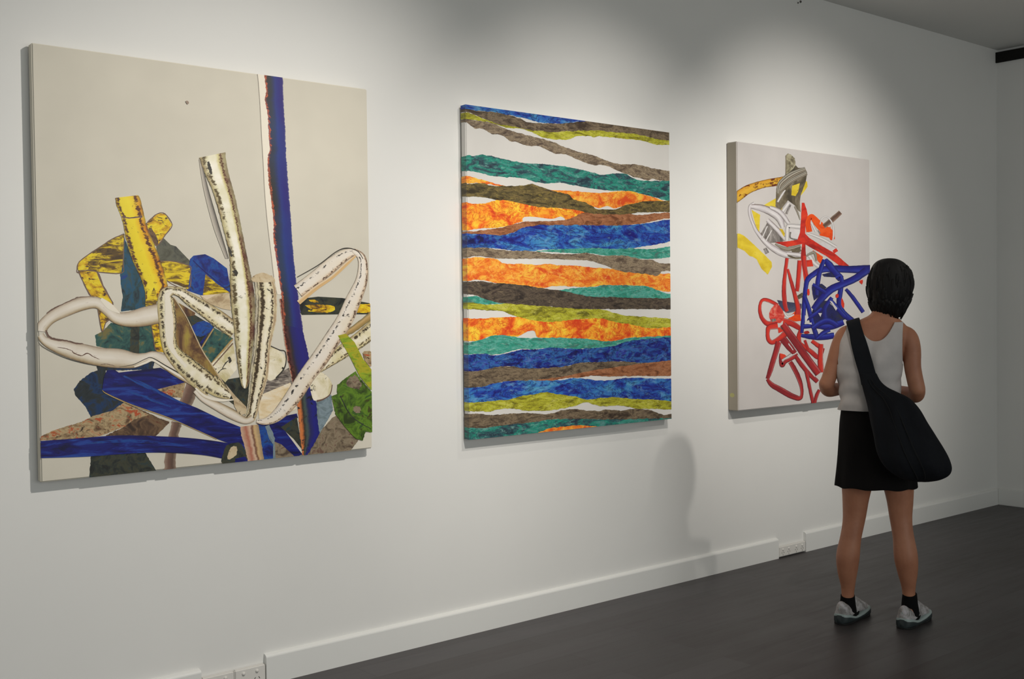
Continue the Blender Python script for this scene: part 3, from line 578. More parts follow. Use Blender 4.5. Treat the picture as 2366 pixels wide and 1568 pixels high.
# ---- middle painting: torn horizontal bands
WHT = canvas_mat('white_ground', (222, 219, 214), 1.0)
P2 = Painting(3.0655, 4.398, 0.8780, 2.3617, 0.045, 'middle painting of torn orange, blue, teal and brown horizontal bands', WHT, None, 0.010)
VS = (2.2, 7.0)
def bandm(name, cols, vein, k=1.12, sc=4.2, st=VS, sh=0): return flat(name, cols, sc, st, None, k, 1.0, 0.45, True, vein, sh)
b_blue = bandm('band_blue', [(30, 28, 112), (36, 66, 158), (54, 116, 180), (76, 146, 182)], ((28, 26, 96), 6, .9, .04, (110, 160, 200)), st=(1.6, 4.2), sc=3.4)
b_blue2 = bandm('band_dark_blue', [(26, 26, 70), (30, 40, 130), (48, 100, 160), (50, 60, 150)], ((22, 22, 66), 6, .85, .04, (96, 130, 180)), st=(2, 5), sh=5)
b_brown = bandm('band_brown', [(62, 50, 42), (98, 84, 68), (128, 112, 90), (82, 68, 56)], ((46, 38, 32), 9, .8, .03, (150, 132, 104)))
b_tan = bandm('band_grey_tan', [(84, 70, 60), (122, 106, 88), (150, 134, 110), (110, 94, 80)], ((62, 52, 46), 11, .8, .035, (172, 156, 130)))
b_olive = bandm('band_olive_brown', [(56, 48, 32), (88, 78, 50), (120, 104, 62), (76, 64, 48)], ((44, 36, 26), 9, .8, .03, (160, 140, 70)))
b_darkb = bandm('band_dark_brown', [(46, 40, 36), (72, 62, 54), (96, 84, 70), (60, 50, 46)], ((34, 30, 28), 10, .8, .03, (130, 114, 90)))
b_yg = bandm('band_yellow_green', [(104, 100, 30), (156, 152, 42), (178, 178, 54), (188, 184, 84)], ((84, 74, 26), 8, .85, .022, (204, 200, 100)))
b_teal = bandm('band_teal', [(40, 52, 64), (52, 84, 92), (36, 138, 118), (84, 136, 132)], ((34, 56, 64), 8, .8, .03, (130, 180, 170)))
b_teal2 = bandm('band_light_teal', [(74, 110, 104), (40, 140, 118), (90, 164, 150), (34, 130, 106)], ((50, 92, 86), 9, .7, .03, (150, 190, 176)))
b_or = bandm('band_orange', [(206, 76, 34), (226, 122, 40), (234, 164, 62), (232, 190, 66)], ((204, 74, 30), 7, .85, .03, (240, 196, 96)), st=(2.4, 4.4))
b_or2 = bandm('band_deep_orange', [(206, 64, 30), (230, 110, 36), (236, 160, 46), (240, 200, 60)], ((196, 66, 26), 6, .9, .035, (240, 190, 60)), st=(2.6, 3.6), sh=3)
b_rust = bandm('band_rust', [(104, 62, 40), (146, 92, 60), (166, 112, 78), (130, 78, 50)], ((88, 54, 38), 10, .7, .03, (186, 136, 98)))
def band(crop, mat, label, top, bot, rag=1.6):
    """top and bottom outlines, left to right"""
    P2.begin('painted_band', mat, label)
    def prep(L): return catmull(cr_pts(crop, L), 6)
    a, b_ = prep(top), prep(bot)
    x0 = max(a[0][0], b_[0][0]); x1 = min(a[-1][0], b_[-1][0]); n = int((x1-x0)/2.2)
    def yat(P, x):
        for i in range(len(P)-1):
            if P[i][0] <= x <= P[i+1][0]:
                t = (x-P[i][0])/((P[i+1][0]-P[i][0]) or 1); return P[i][1]+(P[i+1][1]-P[i][1])*t
        return P[0][1] if x < P[0][0] else P[-1][1]
    def jag(x, s_): return rag*(mn.noise(Vector((x*.10, s_, 0)))+.6*mn.noise(Vector((x*.35, s_+4, 0))))
    L, Rr, us = [], [], []
    for i in range(n+1):
        x = x0+(x1-x0)*i/n; L.append((x, yat(a, x)+jag(x, P2.k))); Rr.append((x, max(yat(b_, x)+jag(x, P2.k+2.5), yat(a, x)-0.5))); us.append(i/n*4)
    P2.quadstrip(L, Rr, us); return P2.end(wrap=True)
band('G', b_teal, 'teal and slate painted band below the long diagonal', [(40, 645), (80, 625), (140, 596), (200, 605), (280, 590), (400, 605), (540, 640), (750, 680), (950, 690), (1200, 720), (1400, 760), (1570, 805), (1640, 800), (1760, 790), (1850, 800), (1930, 850), (2050, 870), (2200, 870), (2360, 865)], [(40, 760), (180, 765), (260, 780), (400, 815), (550, 830), (750, 845), (850, 880), (1000, 900), (1100, 890), (1300, 920), (1450, 950), (1550, 965), (1700, 975), (1870, 980), (2000, 1010), (2150, 1050), (2360, 1105)])
band('G', b_tan, 'long grey-tan painted band running down to the right', [(40, 205), (110, 205), (220, 222), (400, 250), (540, 310), (720, 365), (900, 410), (1060, 455), (1160, 500), (1350, 565), (1500, 600), (1620, 650), (1760, 690), (1950, 695), (2150, 740), (2360, 775)], [(40, 240), (130, 250), (220, 310), (300, 310), (400, 370), (500, 375), (590, 440), (660, 450), (780, 495), (880, 495), (1000, 540), (1080, 580), (1200, 590), (1340, 650), (1480, 700), (1600, 700), (1740, 760), (1850, 800), (2000, 850), (2080, 865), (2120, 845), (2200, 865), (2360, 870)])
band('G', b_yg, 'yellow-green painted band near the top', [(40, 120), (150, 140), (250, 180), (400, 235), (500, 265), (640, 285), (780, 315), (950, 335), (1100, 340), (1300, 330), (1500, 325), (1700, 345), (1950, 365), (2150, 415), (2360, 440)], [(40, 210), (110, 200), (220, 220), (400, 250), (540, 300), (700, 312), (800, 340), (900, 385), (1020, 425), (1130, 430), (1250, 420), (1310, 395), (1450, 393), (1490, 405), (1550, 395), (1700, 405), (1850, 425), (2020, 440), (2100, 465), (2180, 485), (2360, 488)])
band('G', b_brown, 'brown painted band along the top right', [(40, 70), (250, 120), (400, 130), (560, 160), (700, 200), (800, 245), (1030, 255), (1200, 250), (1340, 235), (1450, 215), (2360, 300)], [(40, 125), (150, 140), (250, 180), (400, 237), (500, 268), (640, 290), (780, 320), (950, 340), (1100, 345), (1300, 335), (1500, 330), (1700, 350), (1950, 370), (2150, 420), (2360, 446)])
band('G', b_blue, 'bright blue painted band along the top edge', [(40, -20), (800, 60), (1480, 200)], [(40, 85), (250, 118), (400, 128), (560, 160), (760, 200), (860, 235), (1030, 255), (1200, 250), (1340, 236), (1480, 222)])
band('G', b_or, 'small orange painted sliver at the upper left', [(40, 805), (150, 820), (300, 860), (480, 910), (560, 928)], [(40, 925), (130, 900), (300, 898), (480, 930), (560, 932)])
band('G', b_or, 'orange painted band at the upper right', [(1030, 970), (1200, 975), (1400, 990), (1560, 1000), (1720, 985), (1880, 980), (2000, 1010), (2150, 1050), (2250, 1088)], [(1030, 975), (1220, 1040), (1280, 1090), (1380, 1130), (1480, 1150), (1560, 1162), (1640, 1140), (1720, 1162), (1830, 1140), (1950, 1120), (2250, 1092)])
P2.begin('painted_band', b_or2, 'large orange and red painted band at the left')
P2.edges('P', cr_pts('G', [(40, 1090), (110, 1095), (200, 1115), (330, 1110), (460, 1075), (600, 1085), (750, 1120), (1100, 1160), (1300, 1180), (1410, 1205)]), cr_pts('H', [(40, 250), (150, 240), (300, 218), (450, 215), (600, 185), (740, 145), (900, 140), (1100, 135), (1290, 105), (1400, 60)]), rag=1.5)
P2.poly('H', [(728, 135), (750, 97), (870, 98), (1000, 116), (1070, 115), (1140, 92), (1190, 128), (1130, 140), (1000, 142), (880, 150), (790, 158), (760, 160)], P2.mat(WHT), smooth=2); P2.end(wrap=True)
band('G', b_olive, 'olive-brown painted band in the upper half', [(40, 838), (120, 850), (135, 900), (280, 893), (400, 920), (600, 925), (750, 915), (830, 903), (900, 930), (1000, 960), (1100, 990), (1220, 1010), (1280, 1070), (1400, 1100), (1480, 1140), (1530, 1175), (1740, 1170), (1830, 1130), (1950, 1110), (2050, 1090), (2360, 1083)], [(40, 1055), (150, 1040), (300, 1045), (450, 1075), (560, 1080), (750, 1120), (900, 1150), (1100, 1160), (1280, 1180), (1380, 1200), (1430, 1225), (1600, 1235), (1850, 1235), (1950, 1212), (2200, 1205), (2360, 1205)])
band('H', b_rust, 'rust-brown painted band above the wide blue one', [(40, 235), (150, 255), (300, 240), (450, 222), (600, 187), (760, 150), (1000, 140), (1200, 130), (1330, 72), (1400, 50), (1500, 65), (1750, 70), (1900, 65), (2000, 75), (2200, 55), (2360, 45)], [(40, 272), (200, 280), (350, 285), (500, 295), (600, 275), (700, 235), (850, 195), (1000, 190), (1200, 192), (1500, 190), (1700, 192), (2000, 170), (2200, 125), (2360, 108)])
band('H', b_teal2, 'thin teal painted band under the wide blue one', [(860, 462), (1000, 450), (1200, 435), (1800, 430), (1950, 440), (2100, 440), (2200, 430), (2360, 405)], [(860, 465), (1100, 476), (1300, 487), (1450, 485), (1600, 510), (1750, 512), (1900, 538), (2050, 547), (2200, 542), (2360, 520)])
band('H', b_blue, 'wide blue painted band in the middle', [(40, 268), (200, 278), (320, 283), (500, 292), (600, 275), (700, 230), (850, 190), (1000, 185), (1500, 185), (1750, 190), (2050, 165), (2200, 140), (2360, 115)], [(40, 425), (200, 432), (400, 430), (560, 450), (700, 462), (820, 465), (950, 447), (1200, 440), (1500, 430), (1700, 440), (1900, 430), (2050, 410), (2200, 385), (2360, 350)])
P2.begin('painted_band', b_blue2); P2.poly('H', [(60, 290), (320, 295), (500, 300), (560, 290), (460, 360), (380, 420), (60, 432)], smooth=0, rag=4); P2.end(wrap=True)
band('H', b_or, 'wide orange painted band across the middle', [(40, 555), (200, 530), (330, 535), (450, 550), (530, 595), (700, 600), (900, 610), (1000, 600), (1100, 615), (1300, 620), (1500, 640), (1750, 660), (1900, 680), (2200, 705), (2360, 705)], [(40, 808), (200, 772), (330, 782), (450, 808), (600, 818), (800, 842), (950, 857), (1100, 835), (1350, 847), (1500, 845), (1600, 835), (1900, 835), (2050, 840), (2150, 875), (2250, 897), (2360, 897)])
band('H', b_tan, 'grey-tan painted band under the wide blue one', [(40, 420), (150, 428), (350, 428), (500, 450), (650, 460), (800, 460), (950, 480), (1100, 490), (1300, 495), (1400, 480), (1550, 510), (1700, 510), (1850, 515), (2000, 550), (2120, 560), (2200, 590), (2360, 600)], [(40, 555), (150, 530), (250, 515), (450, 540), (600, 545), (850, 545), (1000, 545), (1150, 550), (1350, 560), (1470, 570), (1560, 600), (1680, 640), (1740, 670), (1850, 690), (2100, 715), (2150, 735), (2200, 712), (2230, 677), (2360, 680)])
band('H', b_teal2, 'light teal painted lens-shaped band at the right', [(1120, 885), (1300, 858), (1500, 845), (1600, 830), (1850, 830), (2050, 840), (2150, 870), (2250, 910), (2360, 920)], [(1120, 888), (1250, 920), (1450, 955), (1700, 965), (2000, 970), (2360, 985)])
band('H', b_teal2, 'small teal painted patch at the left edge', [(40, 965), (180, 945), (280, 955), (400, 990), (540, 1022)], [(40, 1015), (200, 1020), (350, 1032), (540, 1026)])
band('H', b_yg, 'yellow-green painted band below the dark brown one', [(40, 1005), (200, 1015), (350, 1035), (550, 1025), (700, 1025), (900, 1045), (1100, 1060), (1400, 1080), (1560, 1088), (1700, 1120), (1800, 1150), (2000, 1165), (2200, 1180), (2360, 1185)], [(40, 1085), (200, 1090), (400, 1100), (500, 1105), (600, 1140), (700, 1182), (800, 1200), (950, 1222), (1150, 1222), (1300, 1195), (1450, 1190), (1550, 1200), (1700, 1230), (1850, 1242), (2000, 1278), (2150, 1293), (2360, 1275)])
band('H', b_darkb, 'dark brown painted band at mid height', [(40, 805), (250, 785), (400, 805), (550, 810), (750, 830), (900, 855), (1000, 870), (1100, 880), (1250, 910), (1450, 950), (1700, 955), (2000, 965), (2360, 967)], [(40, 915), (210, 932), (330, 978), (450, 1012), (600, 1027), (800, 1042), (1000, 1057), (1300, 1080), (1600, 1085), (2000, 1085), (2360, 1087)])
band('I', b_or2, 'orange painted band in the lower half with a white bump', [(60, -15), (180, 25), (350, 20), (550, 10), (700, 12), (850, 45), (1000, 65), (1150, 52), (1300, 37), (1450, 25), (1600, 30), (1750, 70), (1900, 90), (2000, 115), (2150, 130), (2360, 113)], [(60, 272), (250, 262), (320, 240), (420, 207), (550, 207), (650, 222), (690, 215), (760, 175), (800, 160), (860, 165), (885, 225), (1000, 232), (1150, 237), (1350, 237), (1500, 255), (1600, 277), (1750, 267), (1850, 235), (2000, 225), (2200, 218), (2360, 205)])
band('I', b_teal2, 'light teal painted band in the lower half', [(60, 300), (200, 275), (300, 250), (400, 212), (550, 207), (700, 232), (850, 235), (1050, 230), (1350, 240), (1500, 255), (1650, 272), (1800, 247), (1900, 230), (2200, 215), (2360, 208)], [(60, 412), (300, 402), (450, 412), (560, 388), (700, 352), (850, 352), (1050, 337), (1300, 352), (1500, 342), (1800, 332), (2360, 262)])
band('I', b_blue2, 'dark and bright blue painted band in the lower half', [(60, 425), (300, 402), (420, 420), (550, 402), (700, 362), (900, 352), (1050, 337), (1250, 350), (1450, 345), (1700, 320), (1900, 262), (2360, 220)], [(60, 605), (300, 582), (450, 547), (600, 537), (750, 562), (1000, 557), (1200, 537), (1350, 502), (1600, 492), (1800, 487), (2000, 502), (2200, 492), (2360, 466)])
band('I', b_brown, 'brown painted band in the lower half', [(60, 602), (300, 580), (450, 545), (600, 535), (750, 560), (1000, 555), (1200, 535), (1350, 500), (1600, 490), (1800, 485), (2000, 500), (2200, 490), (2360, 480)], [(60, 770), (300, 757), (400, 727), (550, 702), (750, 692), (950, 692), (1200, 655), (1400, 625), (1600, 600), (2000, 540), (2360, 500)])
band('I', b_rust, 'rust painted wedge at the lower right', [(880, 683), (1200, 640), (1400, 595), (1700, 550), (2000, 510), (2360, 468)], [(880, 690), (1050, 690), (1200, 662), (1350, 657), (1480, 637), (1650, 647), (1800, 642), (2100, 642), (2360, 635)])
band('I', b_blue, 'lower bright blue painted band', [(60, 775), (300, 757), (400, 727), (550, 700), (750, 690), (950, 690), (1100, 690), (1300, 667), (1600, 690), (1800, 667), (1950, 660), (2100, 670), (2360, 670)], [(60, 925), (300, 922), (450, 907), (600, 892), (720, 857), (850, 842), (960, 817), (1100, 837), (1200, 852), (1300, 862), (1420, 897), (1550, 882), (1700, 872), (1900, 887), (2050, 892), (2200, 902), (2360, 920)])
band('I', b_yg, 'lowest yellow-green painted band', [(60, 925), (300, 920), (450, 905), (600, 890), (720, 855), (850, 840), (960, 815), (1100, 835), (1200, 850), (1300, 860), (1420, 895), (1550, 880), (1700, 870), (1900, 885), (2050, 890), (2200, 900), (2360, 917)], [(60, 1022), (250, 1020), (390, 1022), (450, 1000), (550, 990), (680, 995), (750, 1012), (1000, 1012), (1150, 990), (1300, 960), (1410, 920), (1500, 950), (1600, 965), (1700, 960), (1800, 960), (1950, 990), (2100, 992), (2360, 1002)])
band('I', b_teal, 'teal painted band along the bottom edge', [(60, 1190), (300, 1198), (450, 1175), (700, 1148), (900, 1128), (1000, 1108), (1300, 1098), (1600, 1103), (2000, 1098), (2360, 1085)], [(60, 1420), (1200, 1300), (2360, 1200)])
band('I', b_brown, 'lowest brown painted band', [(60, 1055), (250, 1043), (350, 1060), (500, 1055), (650, 1040), (850, 1040), (1000, 1050), (1150, 1010), (1300, 995), (1400, 1010), (1550, 1015), (1650, 1000), (1800, 1010), (1950, 990), (2100, 1010), (2200, 1045), (2260, 1060), (2360, 1035)], [(60, 1190), (300, 1200), (450, 1180), (700, 1150), (900, 1130), (1000, 1110), (1300, 1100), (1600, 1105), (2000, 1100), (2360, 1092)])
band('I', b_or, 'small orange painted sliver at the bottom edge', [(740, 1275), (870, 1255), (1000, 1208), (1150, 1185), (1350, 1170), (1530, 1183)], [(740, 1400), (1150, 1350), (1530, 1188)])

# ---- right painting: knotted ribbons
PAL = canvas_mat('pale_ground', (208, 203, 200), 1.0)
SIDE = canvas_mat('raw_canvas_side', (172, 163, 148), 1.0)
P3 = Painting(4.913, 6.206, 0.8860, 2.3585, 0.072, 'right painting of red, blue and white knotted ribbons behind the woman', PAL, SIDE)
m_red = rib('red_ribbon', [(0, (74, 26, 30)), (0.10, (150, 40, 38)), (0.3, (196, 48, 38)), (0.6, (206, 56, 42)), (0.8, (190, 56, 50)), (0.9, (210, 120, 110)), (1, (92, 30, 34))], None, ((150, 36, 40), 0.8, 0.8), 0.07)
m_redd = rib('dark_red_ribbon', [(0, (70, 28, 34)), (0.14, (132, 38, 42)), (0.4, (176, 46, 44)), (0.7, (160, 42, 46)), (0.85, (186, 92, 92)), (1, (84, 32, 38))], None, ((120, 34, 42), 0.9, 0.8), 0.07)
m_tip = flat('mottled_cream_tip', [(84, 76, 60), (150, 142, 116), (190, 186, 160)], 3.5)
m_redp = flat('red_paint', [(150, 34, 32), (204, 52, 38), (214, 66, 40)], 1.0)
m_org = flat('orange_red_paint', [(206, 60, 24), (226, 80, 24), (232, 96, 40)], 1.0)
m_nav = rib('royal_blue_ribbon', [(0, (26, 24, 74)), (0.2, (32, 32, 120)), (0.5, (38, 40, 140)), (0.72, (52, 66, 160)), (0.86, (40, 46, 128)), (1, (30, 30, 90))], None, ((34, 34, 84), 0.9, 0.6), 0.12)
m_navp = flat('navy_paint', [(32, 34, 56), (34, 36, 92), (44, 46, 70), (56, 50, 56)], 1.4)
m_must = rib('mustard_ribbon', [(0, (110, 80, 34)), (0.15, (206, 160, 50)), (0.5, (214, 168, 56)), (0.85, (206, 150, 46)), (1, (120, 84, 34))], [((104, 52, 26), 0.56, 2.6, 1.6)], None, 0.06)
m_yelb = flat('plain_yellow_paint', [(196, 168, 40), (212, 188, 52), (218, 196, 70)], 1.0, (1, 1), [((110, 90, 30), 0.69, 4, 4)])
m_cone = flat('grey_brown_paint', [(70, 64, 52), (106, 96, 78), (150, 142, 124)], 1.0, (1.6, .8))
m_wr = rib('white_grey_ribbon', [(0, (96, 88, 84)), (0.18, (176, 170, 170)), (0.45, (218, 214, 214)), (0.75, (200, 194, 196)), (0.9, (140, 128, 124)), (1, (92, 80, 76))], None, ((186, 180, 184), 1.5, 0.5), 0.08)
m_sr = rib('striped_grey_ribbon', [(0, (70, 64, 56)), (0.2, (150, 140, 124)), (0.34, (84, 76, 64)), (0.5, (190, 182, 166)), (0.64, (74, 70, 64)), (0.8, (170, 164, 150)), (1, (64, 60, 52))], None, None, 0.04)
m_arc = rib('pale_arc', [(0, (160, 156, 156)), (0.5, (226, 222, 220)), (1, (150, 146, 146))], None, None, 0.05)
m_gr = flat('shadow_grey_paint', [(80, 76, 72), (122, 116, 112), (160, 154, 150)], 1.2, (3, .8))
m_slb = flat('slate_navy_paint', [(52, 56, 78), (70, 74, 100), (96, 96, 104)], 1.3)
m_pink = flat('pink_red_speckled_paint', [(176, 44, 40), (206, 70, 60), (216, 130, 110)], 3.0)
m_whp = flat('white_patch', [(196, 190, 192), (212, 208, 208)], 1.0)
def Q(mat, label, *items):
    P3.begin('painted_ribbon', mat, label)
    for it in items:
        kind, crop, pts = it[:3]; mm = it[3] if len(it) > 3 else mat
        mi = P3.mats.index(mm) if mm in P3.mats else P3.mat(mm)
        if kind == 's': P3.stroke(crop, pts, mi, rag=.5)
        else: P3.poly(crop, pts, mi, smooth=0 if kind == 'p' else 2, rag=.4)
    P3.end()
Q(m_must, 'mustard painted ribbon with brown spots', ('s', 'J', [(60, 620, 110), (130, 570, 115), (230, 500, 105), (340, 455, 95), (450, 425, 90), (600, 400, 95), (700, 375, 80)]))
Q(m_yelb, None, ('p', 'J', [(740, 430), (830, 380), (935, 400), (940, 460), (900, 520), (850, 580), (740, 560)]))
Q(m_yelb, None, ('p', 'J', [(425, 680), (570, 595), (660, 680), (630, 745), (600, 720), (560, 700)]))
Q(m_yelb, None, ('p', 'J', [(285, 730), (385, 790), (375, 1010), (330, 900)]))
Q(m_yelb, 'plain yellow painted ribbon at the left edge', ('p', 'J', [(95, 1003), (150, 1010), (200, 1035), (300, 1125), (420, 1240), (520, 1340), (526, 1395), (475, 1488), (400, 1420), (345, 1310), (300, 1280), (262, 1270), (200, 1210), (95, 1160)]))
Q(m_cone, 'grey-brown wrapped painted cone', ('p', 'J', [(680, 100), (712, 72), (745, 85), (790, 130), (800, 210), (830, 240), (910, 238), (936, 300), (920, 400), (860, 560), (850, 640), (860, 760), (830, 740), (790, 680), (710, 620), (690, 650), (620, 740), (565, 690), (575, 480), (620, 400), (680, 330)]),
  ('q', 'J', [(690, 100), (720, 75), (780, 120), (800, 210), (740, 280), (690, 330), (700, 200)], m_tip), ('p', 'J', [(760, 450), (850, 420), (830, 520), (800, 570), (750, 560)], m_yelb))
Q(m_sr, 'striped grey bands round the cone', ('s', 'J', [(600, 540, 40), (620, 440, 70), (700, 360, 80), (800, 300, 70), (915, 255, 50)]), ('s', 'J', [(620, 510, 40), (740, 400, 50), (930, 300, 50)]), ('s', 'J', [(590, 640, 24), (650, 540, 24), (680, 500, 14)], m_arc), ('s', 'J', [(640, 760, 40), (720, 650, 50)], m_arc), ('s', 'J', [(690, 780, 30), (740, 670, 24)], m_gr))
Q(m_wr, 'white and grey painted loop', ('p', 'J', [(375, 1040), (470, 880), (580, 960), (690, 1090), (620, 1110), (480, 1120)], m_gr), ('s', 'J', [(440, 1180, 40), (470, 1240, 50)], m_gr),
  ('s', 'J', [(320, 650, 30), (268, 690, 36), (265, 780, 36), (300, 890, 36), (350, 990, 44), (450, 1110, 60), (560, 1195, 75), (700, 1260, 75), (870, 1270, 60)]),
  ('s', 'J', [(280, 690, 50), (400, 710, 80), (520, 760, 90), (610, 830, 90), (650, 940, 50)]), ('s', 'J', [(500, 700, 40), (620, 760, 60), (720, 890, 44)]),
  ('s', 'J', [(400, 1080, 16), (470, 920, 14)], m_arc), ('s', 'J', [(450, 1100, 16), (520, 970, 14)], m_arc), ('s', 'J', [(470, 850, 50), (590, 970, 56), (680, 1080, 40)]), ('p', 'J', [(610, 950), (650, 960), (675, 1010), (665, 1050)], m_yelb))
Q(m_arc, 'white painted box-like ribbon', ('s', 'J', [(700, 1090, 50), (705, 950, 54), (730, 920, 50), (860, 930, 60)]), ('p', 'J', [(730, 960), (860, 960), (850, 1080), (740, 1080)], m_whp), ('s', 'J', [(740, 990, 20), (740, 1060, 18), (820, 1080, 14)], m_gr), ('s', 'J', [(790, 690, 24), (830, 780, 20), (850, 850, 10)], m_sr))
Q(m_sr, 'dark underside below the red bar', ('s', 'J', [(560, 1130, 20), (700, 1190, 50), (860, 1150, 50)]), ('s', 'J', [(760, 1230, 70), (860, 1190, 50)], m_cone), ('s', 'J', [(700, 1240, 40), (860, 1260, 56)], m_wr), ('s', 'K', [(560, 55, 20), (660, 90, 26), (740, 85, 20)], m_cone))
Q(m_org, 'orange-red painted loop', ('s', 'J', [(960, 990, 70), (945, 870, 60), (985, 810, 60), (1050, 880, 85), (1120, 950, 95), (1200, 1000, 90), (1235, 1080, 50)]), ('p', 'J', [(1080, 960), (1210, 930), (1200, 1060), (1080, 1030)]), ('s', 'J', [(985, 880, 30), (1040, 990, 26)], m_arc), ('s', 'J', [(1060, 970, 10), (1085, 1010, 20)], m_gr))
Q(m_gr, 'dark brown painted stub', ('s', 'J', [(1130, 925, 55), (1230, 845, 60), (1325, 760, 55)], m_brstrip), ('s', 'J', [(1085, 900, 12), (1110, 830, 18), (1170, 815, 16), (1230, 890, 20), (1245, 1000, 24), (1235, 1090, 16)], m_arc))
Q(m_arc, 'white painted ribbon crossing the orange loop', ('s', 'J', [(930, 1000, 24), (1040, 1040, 30), (1150, 1090, 34), (1275, 1165, 30)]), ('p', 'J', [(1075, 1130), (1120, 1105), (1270, 1180), (1230, 1240), (1160, 1190)], m_whp))
Q(m_redp, 'small red painted end', ('s', 'J', [(1240, 1225, 40), (1285, 1195, 40)]))
Q(m_org, None, ('p', 'J', [(1000, 1200), (1120, 1280), (1100, 1370), (1060, 1330)], m_org))
Q(m_arc, 'white painted ribbon bending beside the red one', ('s', 'K', [(800, 40, 30), (850, 70, 50), (900, 150, 50), (980, 210, 50)]), ('s', 'K', [(800, 60, 24), (900, 20, 40), (930, 130, 20)], m_sr))
Q(m_red, 'thin red painted ribbons hanging down', ('s', 'K', [(552, 90, 46), (530, 250, 46), (515, 400, 52), (512, 560, 58), (530, 700, 58), (560, 790, 50)]), ('s', 'K', [(560, 230, 30), (600, 380, 44), (650, 560, 52), (690, 720, 64), (690, 820, 80)]),
  ('p', 'K', [(690, 130), (870, 110), (890, 195), (780, 205)], m_redp), ('s', 'K', [(715, 120, 60), (700, 330, 60), (680, 520, 50)]), ('p', 'K', [(600, 830), (660, 770), (720, 760), (730, 900), (660, 910), (560, 880)], m_org))
Q(m_slb, 'slate blue painted patch', ('p', 'K', [(420, 630), (520, 650), (740, 680), (740, 740), (650, 780), (560, 800), (480, 760)]), ('s', 'K', [(520, 800, 24), (560, 850, 30), (640, 820, 20)], m_arc), ('s', 'K', [(690, 600, 50), (760, 560, 60)], m_cone))
Q(m_red, 'thin red painted ribbons hanging through the slate patch', ('s', 'K', [(512, 560, 58), (525, 700, 58), (550, 780, 50)]), ('s', 'K', [(650, 560, 52), (690, 720, 64), (690, 820, 80)]))
Q(m_redp, 'three-armed red painted shape', ('p', 'J', [(872, 648), (900, 648), (925, 720), (942, 790), (915, 870), (912, 1010), (960, 1060), (1100, 1150), (1250, 1235), (1425, 1385), (1330, 1395), (1150, 1265), (1000, 1185), (915, 1135), (915, 1200), (945, 1568), (900, 1568), (860, 1280), (875, 1130), (700, 1165), (555, 1110), (700, 1100), (820, 1080), (850, 1000), (862, 850)]), ('s', 'K', [(770, 60, 60), (780, 200, 56), (810, 340, 46)], m_red))
Q(m_red, 'tangled red painted loop at lower left', ('s', 'K', [(430, 700, 44), (330, 645, 48), (245, 628, 44), (205, 680, 40), (200, 780, 46), (235, 880, 52), (310, 940, 70), (420, 930, 90)]), ('q', 'K', [(320, 800), (380, 700), (450, 700), (520, 840), (460, 930), (340, 900)], m_pink), ('p', 'K', [(340, 880), (400, 870), (410, 900), (360, 920)], m_gr))
Q(m_red, 'red painted ribbon joining the blue knot', ('s', 'K', [(500, 910, 90), (600, 930, 80), (720, 1000, 60)]), ('s', 'K', [(735, 1000, 50), (700, 1120, 60), (720, 1190, 40)]), ('s', 'K', [(720, 1190, 40), (860, 1300, 60), (960, 1370, 60), (1010, 1250, 60)]), ('s', 'K', [(780, 1150, 36), (830, 1290, 40)]), ('s', 'K', [(870, 1160, 50), (980, 1240, 60)]), ('s', 'K', [(990, 1200, 60), (980, 1400, 70), (990, 1568, 80)]))
Q(m_red, 'red painted ring', ('s', 'K', [(430, 960, 90), (320, 985, 70), (300, 1060, 50), (310, 1140, 56), (360, 1180, 60), (450, 1130, 66), (530, 1065, 80)]), ('p', 'K', [(430, 990), (500, 970), (520, 1030), (440, 1060)], m_redp), ('p', 'K', [(450, 985), (500, 980), (490, 1020)], m_gr))
Q(m_redd, 'long red painted ribbon falling to the right', ('s', 'L', [(560, 60, 110), (680, 230, 120), (850, 470, 120), (1000, 680, 120), (1150, 880, 120)]), ('s', 'L', [(560, 300, 120), (680, 450, 110), (760, 540, 80)]), ('s', 'L', [(760, 560, 80), (880, 740, 80), (1000, 880, 80), (1130, 1010, 70)]), ('s', 'L', [(650, 380, 16), (730, 490, 14)], m_arc), ('s', 'L', [(800, 570, 14), (960, 780, 12), (1090, 930, 10)], m_arc))
Q(m_redd, 'large red painted loop at the bottom', ('s', 'L', [(490, 350, 100), (450, 500, 90), (400, 660, 85), (350, 830, 80), (305, 960, 60)]), ('s', 'L', [(300, 965, 50), (380, 1060, 80), (520, 1140, 95), (680, 1230, 95), (820, 1280, 80), (870, 1230, 50), (865, 1090, 60), (810, 920, 75), (740, 780, 75), (680, 680, 70)]),
  ('s', 'L', [(530, 545, 50), (520, 640, 50), (545, 740, 70), (600, 680, 60), (680, 640, 60), (760, 590, 60)]), ('p', 'L', [(510, 540), (590, 560), (620, 590), (550, 640), (520, 620)], m_redp), ('s', 'L', [(540, 655, 16), (640, 600, 20), (750, 555, 16)], m_arc), ('s', 'L', [(560, 630, 10), (690, 545, 10)], m_gr))
Q(m_redd, 'narrow red painted V at the bottom edge', ('s', 'L', [(940, 830, 60), (970, 960, 56), (1010, 1150, 56), (1060, 1370, 60)]), ('s', 'L', [(1160, 1140, 50), (1110, 1250, 60), (1080, 1380, 50)]))
Q(m_navp, 'dark navy painted shadow in the blue knot', ('p', 'K', [(870, 460), (930, 430), (1000, 420), (1060, 470), (960, 590), (900, 640), (880, 560)]), ('p', 'K', [(880, 760), (1000, 640), (1060, 640), (1200, 760), (1300, 880), (1150, 970), (900, 990), (860, 860)]), ('p', 'K', [(1000, 300), (1160, 260), (1200, 340), (1030, 330)]))
